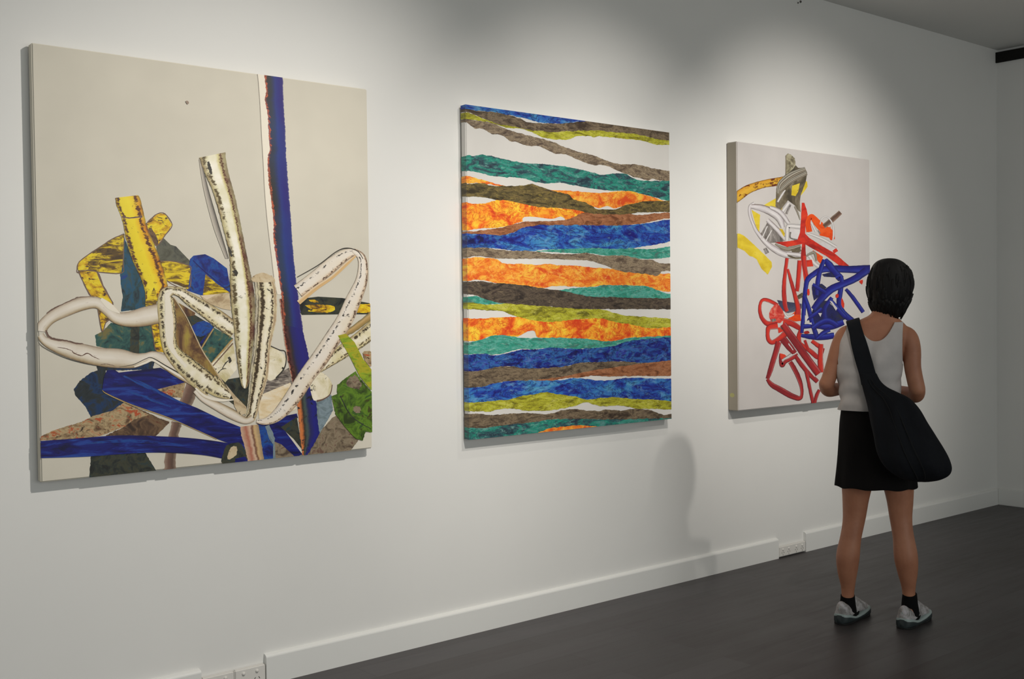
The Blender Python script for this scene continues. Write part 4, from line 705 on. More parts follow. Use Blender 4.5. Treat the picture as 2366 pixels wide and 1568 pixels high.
Q(m_nav, 'royal blue painted knot, outer frame', ('s', 'K', [(1680, 240, 130), (1560, 235, 110), (1350, 235, 90), (1150, 228, 90), (1000, 240, 80), (890, 300, 70), (815, 370, 66), (790, 480, 56), (775, 620, 56), (765, 800, 52), (750, 950, 50), (740, 1060, 44)]), ('s', 'K', [(730, 1090, 40), (860, 1105, 70), (1000, 1110, 80), (1160, 1090, 80)]), ('s', 'K', [(760, 975, 60), (900, 965, 60), (1100, 975, 90), (1280, 915, 80)]))
Q(m_nav, 'royal blue painted strands crossing the knot', ('s', 'K', [(1050, 100, 30), (1090, 170, 90), (1170, 270, 84), (1250, 360, 90)]), ('s', 'K', [(1030, 110, 50), (975, 260, 60), (945, 420, 60), (935, 570, 54)]), ('s', 'K', [(1130, 600, 50), (1040, 740, 60), (1045, 890, 80)]), ('s', 'K', [(1310, 490, 40), (1410, 610, 50), (1535, 790, 50)]), ('s', 'K', [(1250, 470, 60), (1225, 640, 70), (1260, 780, 80), (1390, 900, 80)]))
Q(m_nav, 'royal blue painted strands in front of the knot', ('s', 'K', [(1580, 250, 100), (1420, 360, 90), (1260, 430, 90), (1110, 500, 100), (990, 620, 90), (890, 750, 70)]), ('s', 'K', [(770, 570, 50), (830, 740, 56), (880, 940, 60), (940, 1120, 60)]), ('s', 'K', [(1180, 350, 40), (1240, 320, 50), (1260, 400, 60)]))
for q in ([(810, 500), (835, 490), (840, 560), (815, 570)], [(1180, 560), (1215, 555), (1210, 600), (1180, 600)], [(1255, 600), (1290, 680), (1280, 740), (1250, 690)], [(1480, 390), (1530, 370), (1520, 430)], [(770, 1040), (820, 1030), (840, 1060), (780, 1070)]):
    Q(m_redp, None, ('q', 'K', q))
Q(m_nav, 'royal blue painted strands at the bottom of the knot', ('s', 'K', [(800, 880, 44), (900, 820, 50), (1000, 740, 44)]), ('s', 'K', [(880, 1000, 60), (980, 930, 70), (1080, 900, 80), (1200, 960, 60)]), ('s', 'K', [(1120, 640, 44), (1200, 740, 56), (1300, 850, 60)]), ('s', 'K', [(880, 430, 44), (960, 480, 50), (1050, 540, 50)]), ('s', 'K', [(1100, 1010, 60), (1010, 1060, 50), (930, 1130, 30)]))
for q in ([(950, 800), (1000, 800), (980, 850)], [(1100, 640), (1130, 650), (1200, 740), (1180, 770)], [(780, 830), (830, 850), (780, 930)], [(820, 940), (860, 920), (870, 950)]):
    Q(m_whp, None, ('p', 'K', q))
bm = bmesh.new()
q = [bm.verts.new((4.913-P3.c.x-0.0003, -0.030-0.016*math.cos(a), 0.085+0.012*math.sin(a))) for a in [i*PI/6 for i in range(12)]]
bm.faces.new(q); m_smu, _, _ = new_mat('yellow_smudge', rgb(186, 182, 120), 0.7); link_mesh('paint_smudge', bm, m_smu, P3.root)

# ---------------------------------------------------------------- the woman
r0 = pray(2030, 1440); O = CAM+r0*(-CAMH/r0.z); O.z = 0
VV = Vector((O.x, O.y, 0)).normalized(); RR = Vector((VV.y, -VV.x, 0)); ZZ = Vector((0, 0, 1))
PXM = 0.00188
def PX(u, v, off=0.0):
    """point at image position (u, v), off metres beyond the plane in which she stands; relative to O"""
    r = pray(u, v); t = ((O-CAM).dot(VV)+off)/r.dot(VV); return CAM+r*t-O
person = empty('person', O)
tag(person, 'woman seen from behind in white tank top, black skirt and sneakers facing the right painting', 'person')

def loft(bm, rings, n=24, caps=True, sq=2.0):
    """rings: (centre, rx, ry, ax, ay)"""
    rows = []
    for c, rx, ry, ax, ay in rings:
        row = []
        for k in range(n):
            a = 2*PI*k/n; ca, sa = math.cos(a), math.sin(a)
            ca = math.copysign(abs(ca)**(2/sq), ca); sa = math.copysign(abs(sa)**(2/sq), sa)
            row.append(bm.verts.new(c+ax*(rx*ca)+ay*(ry*sa)))
        rows.append(row)
    for i in range(len(rows)-1):
        for k in range(n): bm.faces.new((rows[i][k], rows[i][(k+1) % n], rows[i+1][(k+1) % n], rows[i+1][k]))
    if caps:
        bm.faces.new(rows[0][::-1]); bm.faces.new(rows[-1])
    return rows
def tube(bm, pts, n=16, flat_=1.0, up=None, rounded=True):
    """pts: (Vector, radius) smooth limb with rounded ends"""
    P = catmull([tuple(p)+(r,) for p, r in pts], 6); rings = []
    N = len(P)
    for i in range(N):
        a = Vector(P[max(0, i-1)][:3]); b = Vector(P[min(N-1, i+1)][:3]); t = (b-a).normalized()
        u = up or (VV if abs(t.dot(VV)) < 0.8 else ZZ)
        ax = t.cross(u).normalized(); ay = ax.cross(t).normalized()
        c = Vector(P[i][:3]); r = P[i][3]
        if rounded and i == 0:
            for q in (0.95, 0.75, 0.4): rings.append((c-t*r*q, r*math.sqrt(1-q*q), r*math.sqrt(1-q*q)*flat_, ax, ay))
        rings.append((c, r, r*flat_, ax, ay))
        if rounded and i == N-1:
            for q in (0.4, 0.75, 0.95): rings.append((c+t*r*q, r*math.sqrt(1-q*q), r*math.sqrt(1-q*q)*flat_, ax, ay))
    loft(bm, rings, n)
def fuse(bm, voxel, smooth_it=6):
    bmesh.ops.recalc_face_normals(bm, faces=bm.faces)
    me = bpy.data.meshes.new('tmp'); bm.to_mesh(me); bm.free()
    ob = bpy.data.objects.new('tmp', me); COL.objects.link(ob)
    md = ob.modifiers.new('r', 'REMESH'); md.mode = 'VOXEL'; md.voxel_size = voxel; md.use_smooth_shade = True
    sm = ob.modifiers.new('s', 'SMOOTH'); sm.factor = 0.5; sm.iterations = smooth_it
    dg = bpy.context.evaluated_depsgraph_get(); dg.update()
    res = bpy.data.meshes.new_from_object(ob.evaluated_get(dg)); bpy.data.objects.remove(ob); bpy.data.meshes.remove(me)
    for p in res.polygons: p.use_smooth = True
    return res

def cloth_mat(name, col, scale=600, bstr=0.25, rough=0.85, sheen=0.0, var=0.12):
    m, nt, b = new_mat(name, None, rough, 0.2)
    tc = nt.nodes.new('ShaderNodeTexCoord').outputs['Object']
    n1 = noise(nt, tc, 14, 4); r = ramp(nt, [(0.3, tuple(c*(1-var) for c in col[:3])+(1,)), (0.7, col)]); nt.links.new(n1, r.inputs[0])
    nt.links.new(r.outputs[0], b.inputs['Base Color']); bump(nt, b, noise(nt, tc, scale, 2), bstr, 0.0008)
    b.inputs['Sheen Weight'].default_value = sheen; return m
def skin_mat():
    m, nt, b = new_mat('skin', None, 0.52, 0.4)
    tc = nt.nodes.new('ShaderNodeTexCoord').outputs['Object']
    n1 = noise(nt, tc, 9, 4, 0.6); r = ramp(nt, [(0.3, rgb(164, 108, 82)), (0.7, rgb(187, 130, 100))]); nt.links.new(n1, r.inputs[0])
    nt.links.new(r.outputs[0], b.inputs['Base Color']); b.inputs['Subsurface Weight'].default_value = 0.08
    b.inputs['Subsurface Radius'].default_value = (0.02, 0.008, 0.004); bump(nt, b, noise(nt, tc, 300, 2), 0.1, 0.0004); return m
M_skin = skin_mat()
M_tank = cloth_mat('white_ribbed_cotton', rgb(206, 200, 197), 700, 0.3, 0.9)
M_skirtf = cloth_mat('black_skirt_cloth', rgb(19, 17, 17), 500, 0.3, 0.95)
M_bag = cloth_mat('blue_black_canvas', rgb(23, 25, 30), 420, 0.4, 0.85, 0.0, 0.25)
M_sock = cloth_mat('black_sock', rgb(14, 13, 14), 500, 0.4, 0.95)

TR = [  # v, centre u, half width px, half depth m, offset
    (1112, 2027, 50, 0.070, 0.00), (1100, 2027, 68, 0.095, 0.00), (1075, 2026, 80, 0.112, 0.00), (1040, 2023, 82, 0.116, -0.005), (1000, 2018, 76, 0.108, -0.005),
    (950, 2012, 67, 0.094, -0.005), (905, 2010, 65, 0.086, 0.0), (870, 2008, 68, 0.090, 0.0), (830, 2010, 72, 0.098, 0.0),
    (795, 2016, 74, 0.094, 0.005), (772, 2023, 75, 0.080, 0.008), (758, 2027, 69, 0.068, 0.01), (748, 2028, 62, 0.061, 0.012),
    (738, 2033, 46, 0.056, 0.015), (726, 2040, 30, 0.053, 0.02), (708, 2046, 27, 0.052, 0.026), (690, 2050, 26, 0.052, 0.032)]
TRs = catmull([tuple(map(float, t)) for t in TR], 5)
def torso_at(t, ang, off=0.0):
    """surface point of the torso at image row v and angle (0 = her right side in view, -90 deg = back)"""
    i = 0
    while i < len(TRs)-2 and TRs[i+1][0] > t: i += 1
    a, b = TRs[i], TRs[i+1]; f = (t-a[0])/((b[0]-a[0]) or 1); f = min(1, max(0, f))
    v, u, hw, hd, o = [a[k]+(b[k]-a[k])*f for k in range(5)]
    c = PX(u, v, o); ca, sa = math.cos(ang), math.sin(ang); q = 2/2.3
    ca = math.copysign(abs(ca)**q, ca); sa = math.copysign(abs(sa)**q, sa)
    groove = 0.0
    if sa < 0: groove = 0.012*math.exp(-(ca/0.16)**2)*min(1, max(0, (v-760)/60))
    bust = 0.0
    if sa > 0:
        x_ = hw*PXM*ca; bust = 0.034*sa*math.exp(-((v-846)/24.0)**2)*(math.exp(-((x_-.060)/.040)**2)+math.exp(-((x_+.060)/.040)**2))
    return c+RR*((hw*PXM+off)*ca)+VV*((hd+off)*sa+groove+bust)
def torso(bm, n=40):
    rows = [[bm.verts.new(torso_at(t[0], 2*PI*k/n)) for k in range(n)] for t in TRs]
    for i in range(len(rows)-1):
        for k in range(n): bm.faces.new((rows[i][k], rows[i][(k+1) % n], rows[i+1][(k+1) % n], rows[i+1][k]))
    bm.faces.new(rows[0][::-1]); bm.faces.new(rows[-1])

HC = PX(2056, 660, 0.045)      # centre of the head
hd_yaw = math.radians(28)      # she looks a little to the left, at the painting
HF = (VV*math.cos(hd_yaw)-RR*math.sin(hd_yaw)).normalized(); HR = HF.cross(ZZ).normalized()
def H(x, y, z): return HC+HR*x+HF*y+ZZ*z
def head(bm):
    prof = [  # z, half width, back y, front y
        (0.112, 0.018, -0.03, 0.02), (0.104, 0.042, -0.062, 0.048), (0.085, 0.062, -0.084, 0.072), (0.055, 0.073, -0.096, 0.086), (0.020, 0.077, -0.098, 0.090),
        (-0.010, 0.075, -0.092, 0.086), (-0.040, 0.071, -0.078, 0.085), (-0.065, 0.064, -0.056, 0.084), (-0.088, 0.052, -0.034, 0.082), (-0.105, 0.036, 0.0, 0.080), (-0.114, 0.018, 0.03, 0.072)]
    rings = [(H(0, (yb+yf)/2, z), w_, (yf-yb)/2, HR, HF) for z, w_, yb, yf in prof]
    loft(bm, rings[::-1], 28, True, 2.2)
    tube(bm, [(H(0, 0.084, 0.010), 0.007), (H(0, 0.096, -0.014), 0.009), (H(0, 0.104, -0.032), 0.011)])       # nose
    for s_ in (-1, 1):
        tube(bm, [(H(0.012*s_, 0.092, -0.036), 0.007), (H(0.009*s_, 0.098, -0.036), 0.006)])
        tube(bm, [(H(0.018*s_, 0.082, 0.024), 0.006), (H(0.036*s_, 0.079, 0.028), 0.0065), (H(0.052*s_, 0.066, 0.022), 0.005)])   # brow
        tube(bm, [(H(0.045*s_, 0.060, -0.026), 0.015), (H(0.050*s_, 0.046, -0.022), 0.014)])                           # cheek
        tube(bm, [(H(0.076*s_, -0.012, 0.016), 0.007), (H(0.084*s_, -0.020, 0.004), 0.010), (H(0.080*s_, -0.014, -0.018), 0.009), (H(0.076*s_, -0.006, -0.030), 0.006)])  # ear
    tube(bm, [(H(-0.022, 0.080, -0.060), 0.004), (H(-0.008, 0.090, -0.056), 0.006), (H(0.008, 0.090, -0.056), 0.006), (H(0.022, 0.080, -0.060), 0.004)])
    tube(bm, [(H(-0.020, 0.080, -0.064), 0.004), (H(0, 0.090, -0.067), 0.0075), (H(0.020, 0.080, -0.064), 0.004)])
    tube(bm, [(H(0, 0.074, -0.098), 0.016), (H(0, 0.070, -0.100), 0.014)])
def hand(bm, wrist, dirn, palm_n, side, curl):
    """palm with five bent fingers; dirn points along the palm, palm_n out of the palm"""
    d = dirn.normalized(); n_ = (palm_n-d*palm_n.dot(d)).normalized(); s_ = d.cross(n_).normalized()*side
    tube(bm, [(wrist, 0.024), (wrist+d*0.03, 0.026)], flat_=0.8, up=n_)
    for k in range(4): tube(bm, [(wrist+d*0.015+s_*(0.010*(1.5-k)), 0.012), (wrist+d*0.05+s_*(0.017*(1.5-k)), 0.0125), (wrist+d*0.085+s_*(0.0185*(1.5-k)), 0.0105)])
    L = (0.068, 0.076, 0.071, 0.055)
    for k in range(4):
        p = wrist+d*(0.085-0.004*abs(k-1))+s_*(0.0195*(1.5-k)); c = curl; pts = [(p, 0.0095)]; ang = 0.2
        for j, (fr, rr_) in enumerate(((0.45, 0.0088), (0.32, 0.0082), (0.23, 0.0070))):
            ang += c; p = p+(d*math.cos(ang)+n_*math.sin(ang))*L[k]*fr+s_*0.0008*(1.5-k); pts.append((p, rr_))
        tube(bm, pts, 10)
    b = wrist+d*0.022+s_*0.024
    tube(bm, [(b, 0.014), (b+d*0.022+s_*0.018+n_*0.012, 0.0115), (b+d*0.048+s_*0.022+n_*0.028, 0.0095), (b+d*0.066+s_*0.018+n_*0.040, 0.0078)], 10)

bm = bmesh.new(); torso(bm); head(bm)
# arms: (u, v, off, r)
def limb(pts, **k): tube(bm, [(PX(u, v, o), r) for u, v, o, r in pts], 18, **k)
limb([(1975, 770, 0.008, 0.040), (1955, 775, 0.006, 0.044), (1940, 800, 0.0, 0.040), (1925, 845, -0.010, 0.035), (1910, 888, -0.012, 0.033)])
limb([(1909, 886, -0.012, 0.034), (1914, 899, 0.03, 0.035), (1932, 899, 0.12, 0.031), (1958, 896, 0.215, 0.024), (1968, 894, 0.24, 0.023)])
limb([(2078, 772, 0.012, 0.040), (2096, 778, 0.010, 0.044), (2106, 805, 0.0, 0.041), (2109, 850, -0.010, 0.037), (2119, 898, -0.015, 0.036)])
limb([(2119, 896, -0.015, 0.036), (2116, 912, 0.03, 0.036), (2095, 908, 0.12, 0.032), (2062, 900, 0.215, 0.025), (2050, 898, 0.24, 0.024)])
wl = PX(1968, 894, 0.24); wr = PX(2050, 898, 0.24)
hand(bm, wl, (RR*0.8+VV*0.28+ZZ*0.05), (-VV*0.5+ZZ*0.85), 1, 0.45)
hand(bm, wr, (-RR*0.8+VV*0.42+ZZ*0.10), (-VV*0.55-ZZ*0.6), 1, 0.45)
# legs
limb([(1988, 1075, 0, 0.078), (1981, 1110, 0.0, 0.071), (1977, 1150, 0.004, 0.060), (1974, 1190, 0.004, 0.052), (1970, 1218, -0.004, 0.048), (1965, 1245, -0.012, 0.0475), (1959, 1285, -0.018, 0.0525), (1958, 1320, -0.008, 0.045), (1959, 1350, 0.004, 0.033), (1959, 1375, 0.010, 0.0285), (1960, 1398, 0.012, 0.031)])
limb([(2064, 1075, 0, 0.078), (2074, 1110, 0.0, 0.071), (2079, 1150, 0.004, 0.060), (2081, 1190, 0.004, 0.051), (2084, 1218, -0.004, 0.047), (2088, 1245, -0.012, 0.0475), (2093, 1285, -0.018, 0.0525), (2097, 1320, -0.008, 0.045), (2099, 1350, 0.004, 0.033), (2100, 1372, 0.010, 0.0285), (2102, 1395, 0.012, 0.031)])
FEET = [(1932, 1441, 1960), (2084, 1437, 2104)]
FA = math.radians(23)
def foot_frame(hu, hv):
    r = pray(hu, hv); p = CAM+r*(-CAMH/r.z)-O; p.z = 0; d = VV*math.cos(FA)+RR*math.sin(FA); return p, d, d.cross(ZZ).normalized()
feet = []
for (au, av, ao) in ((1959, 1398, 0.012), (2102, 1395, 0.012)):
    a = PX(au, av, ao); d = VV*math.cos(FA)+RR*math.sin(FA); s_ = d.cross(ZZ).normalized(); p = Vector((a.x, a.y, 0))-d*0.055; feet.append((p, d, s_, a))
    tube(bm, [(a, 0.030), (p+d*0.05+ZZ*0.060, 0.030), (p+d*0.12+ZZ*0.046, 0.026), (p+d*0.20+ZZ*0.034, 0.016)])
    tube(bm, [(p+d*0.045+ZZ*0.08, 0.026), (p+d*0.03+ZZ*0.050, 0.026)])
me = fuse(bm, 0.0052, 5); me.materials.append(M_skin)
body = bpy.data.objects.new('body', me); COL.objects.link(body); body.parent = person
# eyes
M_eye, _, _ = new_mat('eye', rgb(40, 30, 26), 0.2)
for s_ in (-1, 1):
    bm = bmesh.new(); bmesh.ops.create_uvsphere(bm, u_segments=12, v_segments=8, radius=0.011)
    bmesh.ops.translate(bm, verts=bm.verts, vec=H(0.033*s_, 0.072, 0.002)); link_mesh('eye', bm, M_eye, person, True)

# tank top: a fine grid over the torso, trimmed to neckline, armholes and hem
NA, NV = 220, 150; V0, V1 = 946.0, 744.5
def sdf(p, ang, v):
    back = math.sin(ang) < 0
    x = p.dot(RR)/PXM+2030-0.0                # approximate image column
    cx = 2027
    d = v-(946+3*math.sin(ang*2))
    if v < 862:
        wv = 63-6*max(0, min(1, (v-800)/60.0))*-1 if v > 800 else 63+5*(800-v)/50
        wv = min(wv, 72)
        k = 1 if x > cx else -1
        aw = (2087-2.5*math.sin((v-750)/110*PI)-cx) if k > 0 else (cx-1942+3*math.sin((v-750)/110*PI))
        sh = (862-v)/22
        aw += max(0, (1-sh))*30
        d = max(d, abs(x-cx)-aw)
    nb = 787 if back else 815
    if v < nb:
        f = (nb-v)/(nb-745.0); hw = 42*math.sqrt(max(0, min(1, f)))**0.9 if f > 0 else 0
        ncx = 2026; d = max(d, hw-abs(x-ncx)+ (0 if f > 0 else -99))
    return d
bm = bmesh.new(); gv = {}
def tank_pt(a, v):
    wr_ = 0.0034*math.sin(v*0.17+math.sin(a*2)*1.8+a*1.3)*max(0, min(1, (v-830)/60)) + 0.0018*math.sin(v*0.07+a*5)+0.0016*math.sin(v*0.11-a*3)
    fl = 0.004*max(0, (v-915)/30)
    return torso_at(v, a, 0.0085+wr_+fl)
keep = {}
for i in range(NV+1):
    v = V0+(V1-V0)*i/NV
    for k in range(NA):
        a = 2*PI*k/NA; keep[i, k] = sdf(tank_pt(a, v), a, v) <= 0
def snap(i, k, i2, k2):
    a1, v1 = 2*PI*k/NA, V0+(V1-V0)*i/NV; dk = k2-k
    a2, v2 = a1+2*PI*dk/NA, V0+(V1-V0)*i2/NV
    lo, hi = 0.0, 1.0
    for _ in range(7):
        m_ = (lo+hi)/2; a, v = a1+(a2-a1)*m_, v1+(v2-v1)*m_
        if sdf(tank_pt(a, v), a, v) <= 0: lo = m_
        else: hi = m_
    return tank_pt(a1+(a2-a1)*lo, v1+(v2-v1)*lo)
# marching squares so the edges come out smooth
cache = {}
def gvert(i, k):
    k %= NA
    if (i, k) not in cache: cache[i, k] = bm.verts.new(tank_pt(2*PI*k/NA, V0+(V1-V0)*i/NV))
    return cache[i, k]
def evert(i, k, i2, k2):
    key = ((i, k % NA), (i2, k2 % NA))
    if key not in cache: cache[key] = bm.verts.new(snap(i, k, i2, k2))
    return cache[key]
for i in range(NV):
    for k in range(NA):
        cs = [(i, k), (i, k+1), (i+1, k+1), (i+1, k)]; ins = [keep[c[0], c[1] % NA] for c in cs]
        if not any(ins): continue
        vs_ = []
        for q in range(4):
            a, b = cs[q], cs[(q+1) % 4]; ia, ib = ins[q], ins[(q+1) % 4]
            if ia: vs_.append(gvert(*a))
            if ia and not ib: vs_.append(evert(a[0], a[1], b[0], b[1]))
            if ib and not ia: vs_.append(evert(b[0], b[1], a[0], a[1]))
        if len(vs_) >= 3 and len(set(vs_)) == len(vs_):
            try: bm.faces.new(vs_)
            except ValueError: pass
bmesh.ops.recalc_face_normals(bm, faces=bm.faces)
tank = link_mesh('tank_top', bm, M_tank, person, True); tank['label'] = 'white ribbed sleeveless tank top'
sd = tank.modifiers.new('t', 'SOLIDIFY'); sd.thickness = 0.0035; sd.offset = 1

# skirt: short, flared, softly fluted
bm = bmesh.new(); NS = 96; rows = []
SK = [(934, 2012, 69, 0.098, 0), (950, 2013, 71, 0.101, 0), (975, 2015, 76, 0.112, 0.03), (1005, 2018, 81, 0.122, 0.2), (1040, 2021, 86, 0.130, 0.5), (1080, 2022, 90, 0.136, 0.8), (1118, 2022, 94, 0.142, 1.0), (1121, 2022, 93, 0.141, 1.0)]
SKs = catmull([tuple(map(float, t)) for t in SK], 4)
for v, u, hw, hd, fl in SKs:
    c = PX(u, v, -0.002); row = []
    for k in range(NS):
        a = 2*PI*k/NS; m_ = 1+0.030*fl*math.cos(9*a+1.1)+0.015*fl*math.cos(5*a)
        ca_, sa_ = math.cos(a), math.sin(a); ca_ = math.copysign(abs(ca_)**.88, ca_); sa_ = math.copysign(abs(sa_)**.88, sa_)
        row.append(bm.verts.new(c+RR*(hw*PXM*ca_*m_)+VV*(hd*sa_*m_)+ZZ*(0.003*fl*math.cos(9*a))))
    rows.append(row)
for i in range(len(rows)-1):
    for k in range(NS): bm.faces.new((rows[i][k], rows[i+1][k], rows[i+1][(k+1) % NS], rows[i][(k+1) % NS]))
bmesh.ops.recalc_face_normals(bm, faces=bm.faces)
sk = link_mesh('skirt', bm, M_skirtf, person, True); sk['label'] = 'short black flared skirt'
sd = sk.modifiers.new('t', 'SOLIDIFY'); sd.thickness = 0.003; sd.offset = -1

# hair: short black bob, tapering to a ragged nape
def hair_mat():
    m, nt, b = new_mat('black_hair', None, 0.62, 0.25)
    tc = nt.nodes.new('ShaderNodeTexCoord').outputs['Object']
    n1 = noise(nt, mapv(nt, tc, (60, 60, 6)), 3, 4, 0.7); r = ramp(nt, [(0.3, rgb(9, 8, 8)), (0.7, rgb(17, 15, 15))]); nt.links.new(n1, r.inputs[0])
    nt.links.new(r.outputs[0], b.inputs['Base Color']); bump(nt, b, n1, 0.3, 0.002); return m
M_hair = hair_mat()
bm = bmesh.new(); NH = 72; rows = []
HP = [(596.5, 2054, 5, 0.015), (598, 2054, 16, 0.036), (603, 2054, 28, 0.058), (612, 2055, 38.5, 0.078), (625, 2056, 46, 0.093), (640, 2056.5, 50.5, 0.101), (658, 2056.5, 53, 0.104), (676, 2056, 52, 0.102), (692, 2055, 47.5, 0.094), (706, 2053, 41, 0.081), (717, 2053, 35, 0.070), (726, 2055, 29, 0.058), (733, 2057, 22, 0.047)]
HPs = catmull([tuple(map(float, t)) for t in HP], 4)
for v, u, hw, hd in HPs:
    c = PX(u, v, 0.030); row = []
    for k in range(NH):
        a = 2*PI*k/NH; m_ = 1+0.018*mn.noise(Vector((math.cos(a)*5, math.sin(a)*5, v*0.012)))*2
        sa = math.sin(a)
        dep = hd*sa*m_*(1.12 if sa > 0 else 1.0)
        p = c+RR*(hw*PXM*math.cos(a)*m_)+VV*dep
        # open the front below the fringe so that the face shows
        loc = p-HC; fx, fy, fz = loc.dot(HR), loc.dot(HF), loc.z
        if fz < 0.050 and fy > 0.02:
            w_ = max(0, 1-(abs(fx)/0.068)**4)*min(1, (0.050-fz)/0.010)*min(1, (fy-0.02)/0.02); p = p-HF*(fy-0.0)*0.9*w_
        row.append(bm.verts.new(p))
    rows.append(row)
for i in range(len(rows)-1):
    for k in range(NH): bm.faces.new((rows[i][k], rows[i+1][k], rows[i+1][(k+1) % NH], rows[i][(k+1) % NH]))
bm.faces.new(rows[0]); bm.faces.new(rows[-1][::-1])
# pointed locks: over the surface and hanging past the nape
def lock(p0, p1, p2, r):
    P = [p0.lerp(p1, t/4) .lerp(p1.lerp(p2, t/4), t/4) for t in range(5)]; rings = []
    for i, p in enumerate(P):
        t = (P[min(4, i+1)]-P[max(0, i-1)]).normalized(); ax = t.cross(VV if abs(t.dot(VV)) < .9 else RR).normalized(); ay = ax.cross(t)
        rr_ = r*(1.0, 1.0, .85, .55, .08)[i]; rings.append((p, rr_, rr_*.45, ax, ay))
    loft(bm, rings, 6)
def hsurf(v, a, off=0.0):
    i = 0
    while i < len(HPs)-2 and HPs[i+1][0] < v: i += 1
    A_, B_ = HPs[i], HPs[i+1]; f = (v-A_[0])/((B_[0]-A_[0]) or 1); vv_, u, hw, hd = [A_[q]+(B_[q]-A_[q])*f for q in range(4)]
    return PX(u, vv_, 0.030)+RR*((hw*PXM+off)*math.cos(a))+VV*((hd+off)*math.sin(a))
for k in range(70):
    a = -PI*R.random()*1.1+0.15; v = R.uniform(604, 690); L_ = R.uniform(26, 42)
    lock(hsurf(v, a, 0.0), hsurf(v+L_*.5, a+R.uniform(-.05, .05), 0.003), hsurf(min(733, v+L_), a+R.uniform(-.08, .08), 0.001), R.uniform(.004, .007))
for k in range(60):
    a = -PI*(k+R.random())/60; v0 = R.uniform(690, 712)
    e = hsurf(733 if R.random() < .6 else 722, a, 0.004)+ZZ*R.uniform(-0.014, 0.006)
    lock(hsurf(v0, a, 0.001), hsurf(v0+14, a, 0.004), e, R.uniform(.006, .010))
lock(hsurf(700, -0.35, 0), hsurf(716, -0.4, 0.006), PX(2092, 722, 0.0), 0.010)
lock(hsurf(700, -0.55, 0), hsurf(718, -0.5, 0.006), PX(2087, 728, -0.01), 0.010)
lock(hsurf(690, -0.2, 0), hsurf(704, -0.2, 0.006), PX(2098, 705, 0.0), 0.009)
bmesh.ops.recalc_face_normals(bm, faces=bm.faces)
hr = link_mesh('hair', bm, M_hair, person, True); hr['label'] = 'short black bob'

# socks and sneakers
def shoe_mat():
    m, nt, b = new_mat('grey_sneaker_mesh', None, 0.7, 0.3)
    tc = nt.nodes.new('ShaderNodeTexCoord').outputs['Object']
    n1 = noise(nt, tc, 26, 3, 0.6, 0.6); r = ramp(nt, [(0.38, rgb(138, 134, 132)), (0.5, rgb(176, 172, 172)), (0.62, rgb(196, 192, 196))]); nt.links.new(n1, r.inputs[0])
    nt.links.new(r.outputs[0], b.inputs['Base Color']); bump(nt, b, noise(nt, tc, 400, 2), 0.3, 0.001); return m
M_shoe = shoe_mat()
M_sole, _, _ = new_mat('dark_teal_rubber_sole', rgb(40, 49, 51), 0.6)
M_trim, _, _ = new_mat('pale_teal_trim', rgb(160, 174, 172), 0.5)
M_tread, _, _ = new_mat('black_rubber', rgb(20, 20, 20), 0.8)
M_lace, _, _ = new_mat('grey_lace', rgb(160, 158, 158), 0.8)
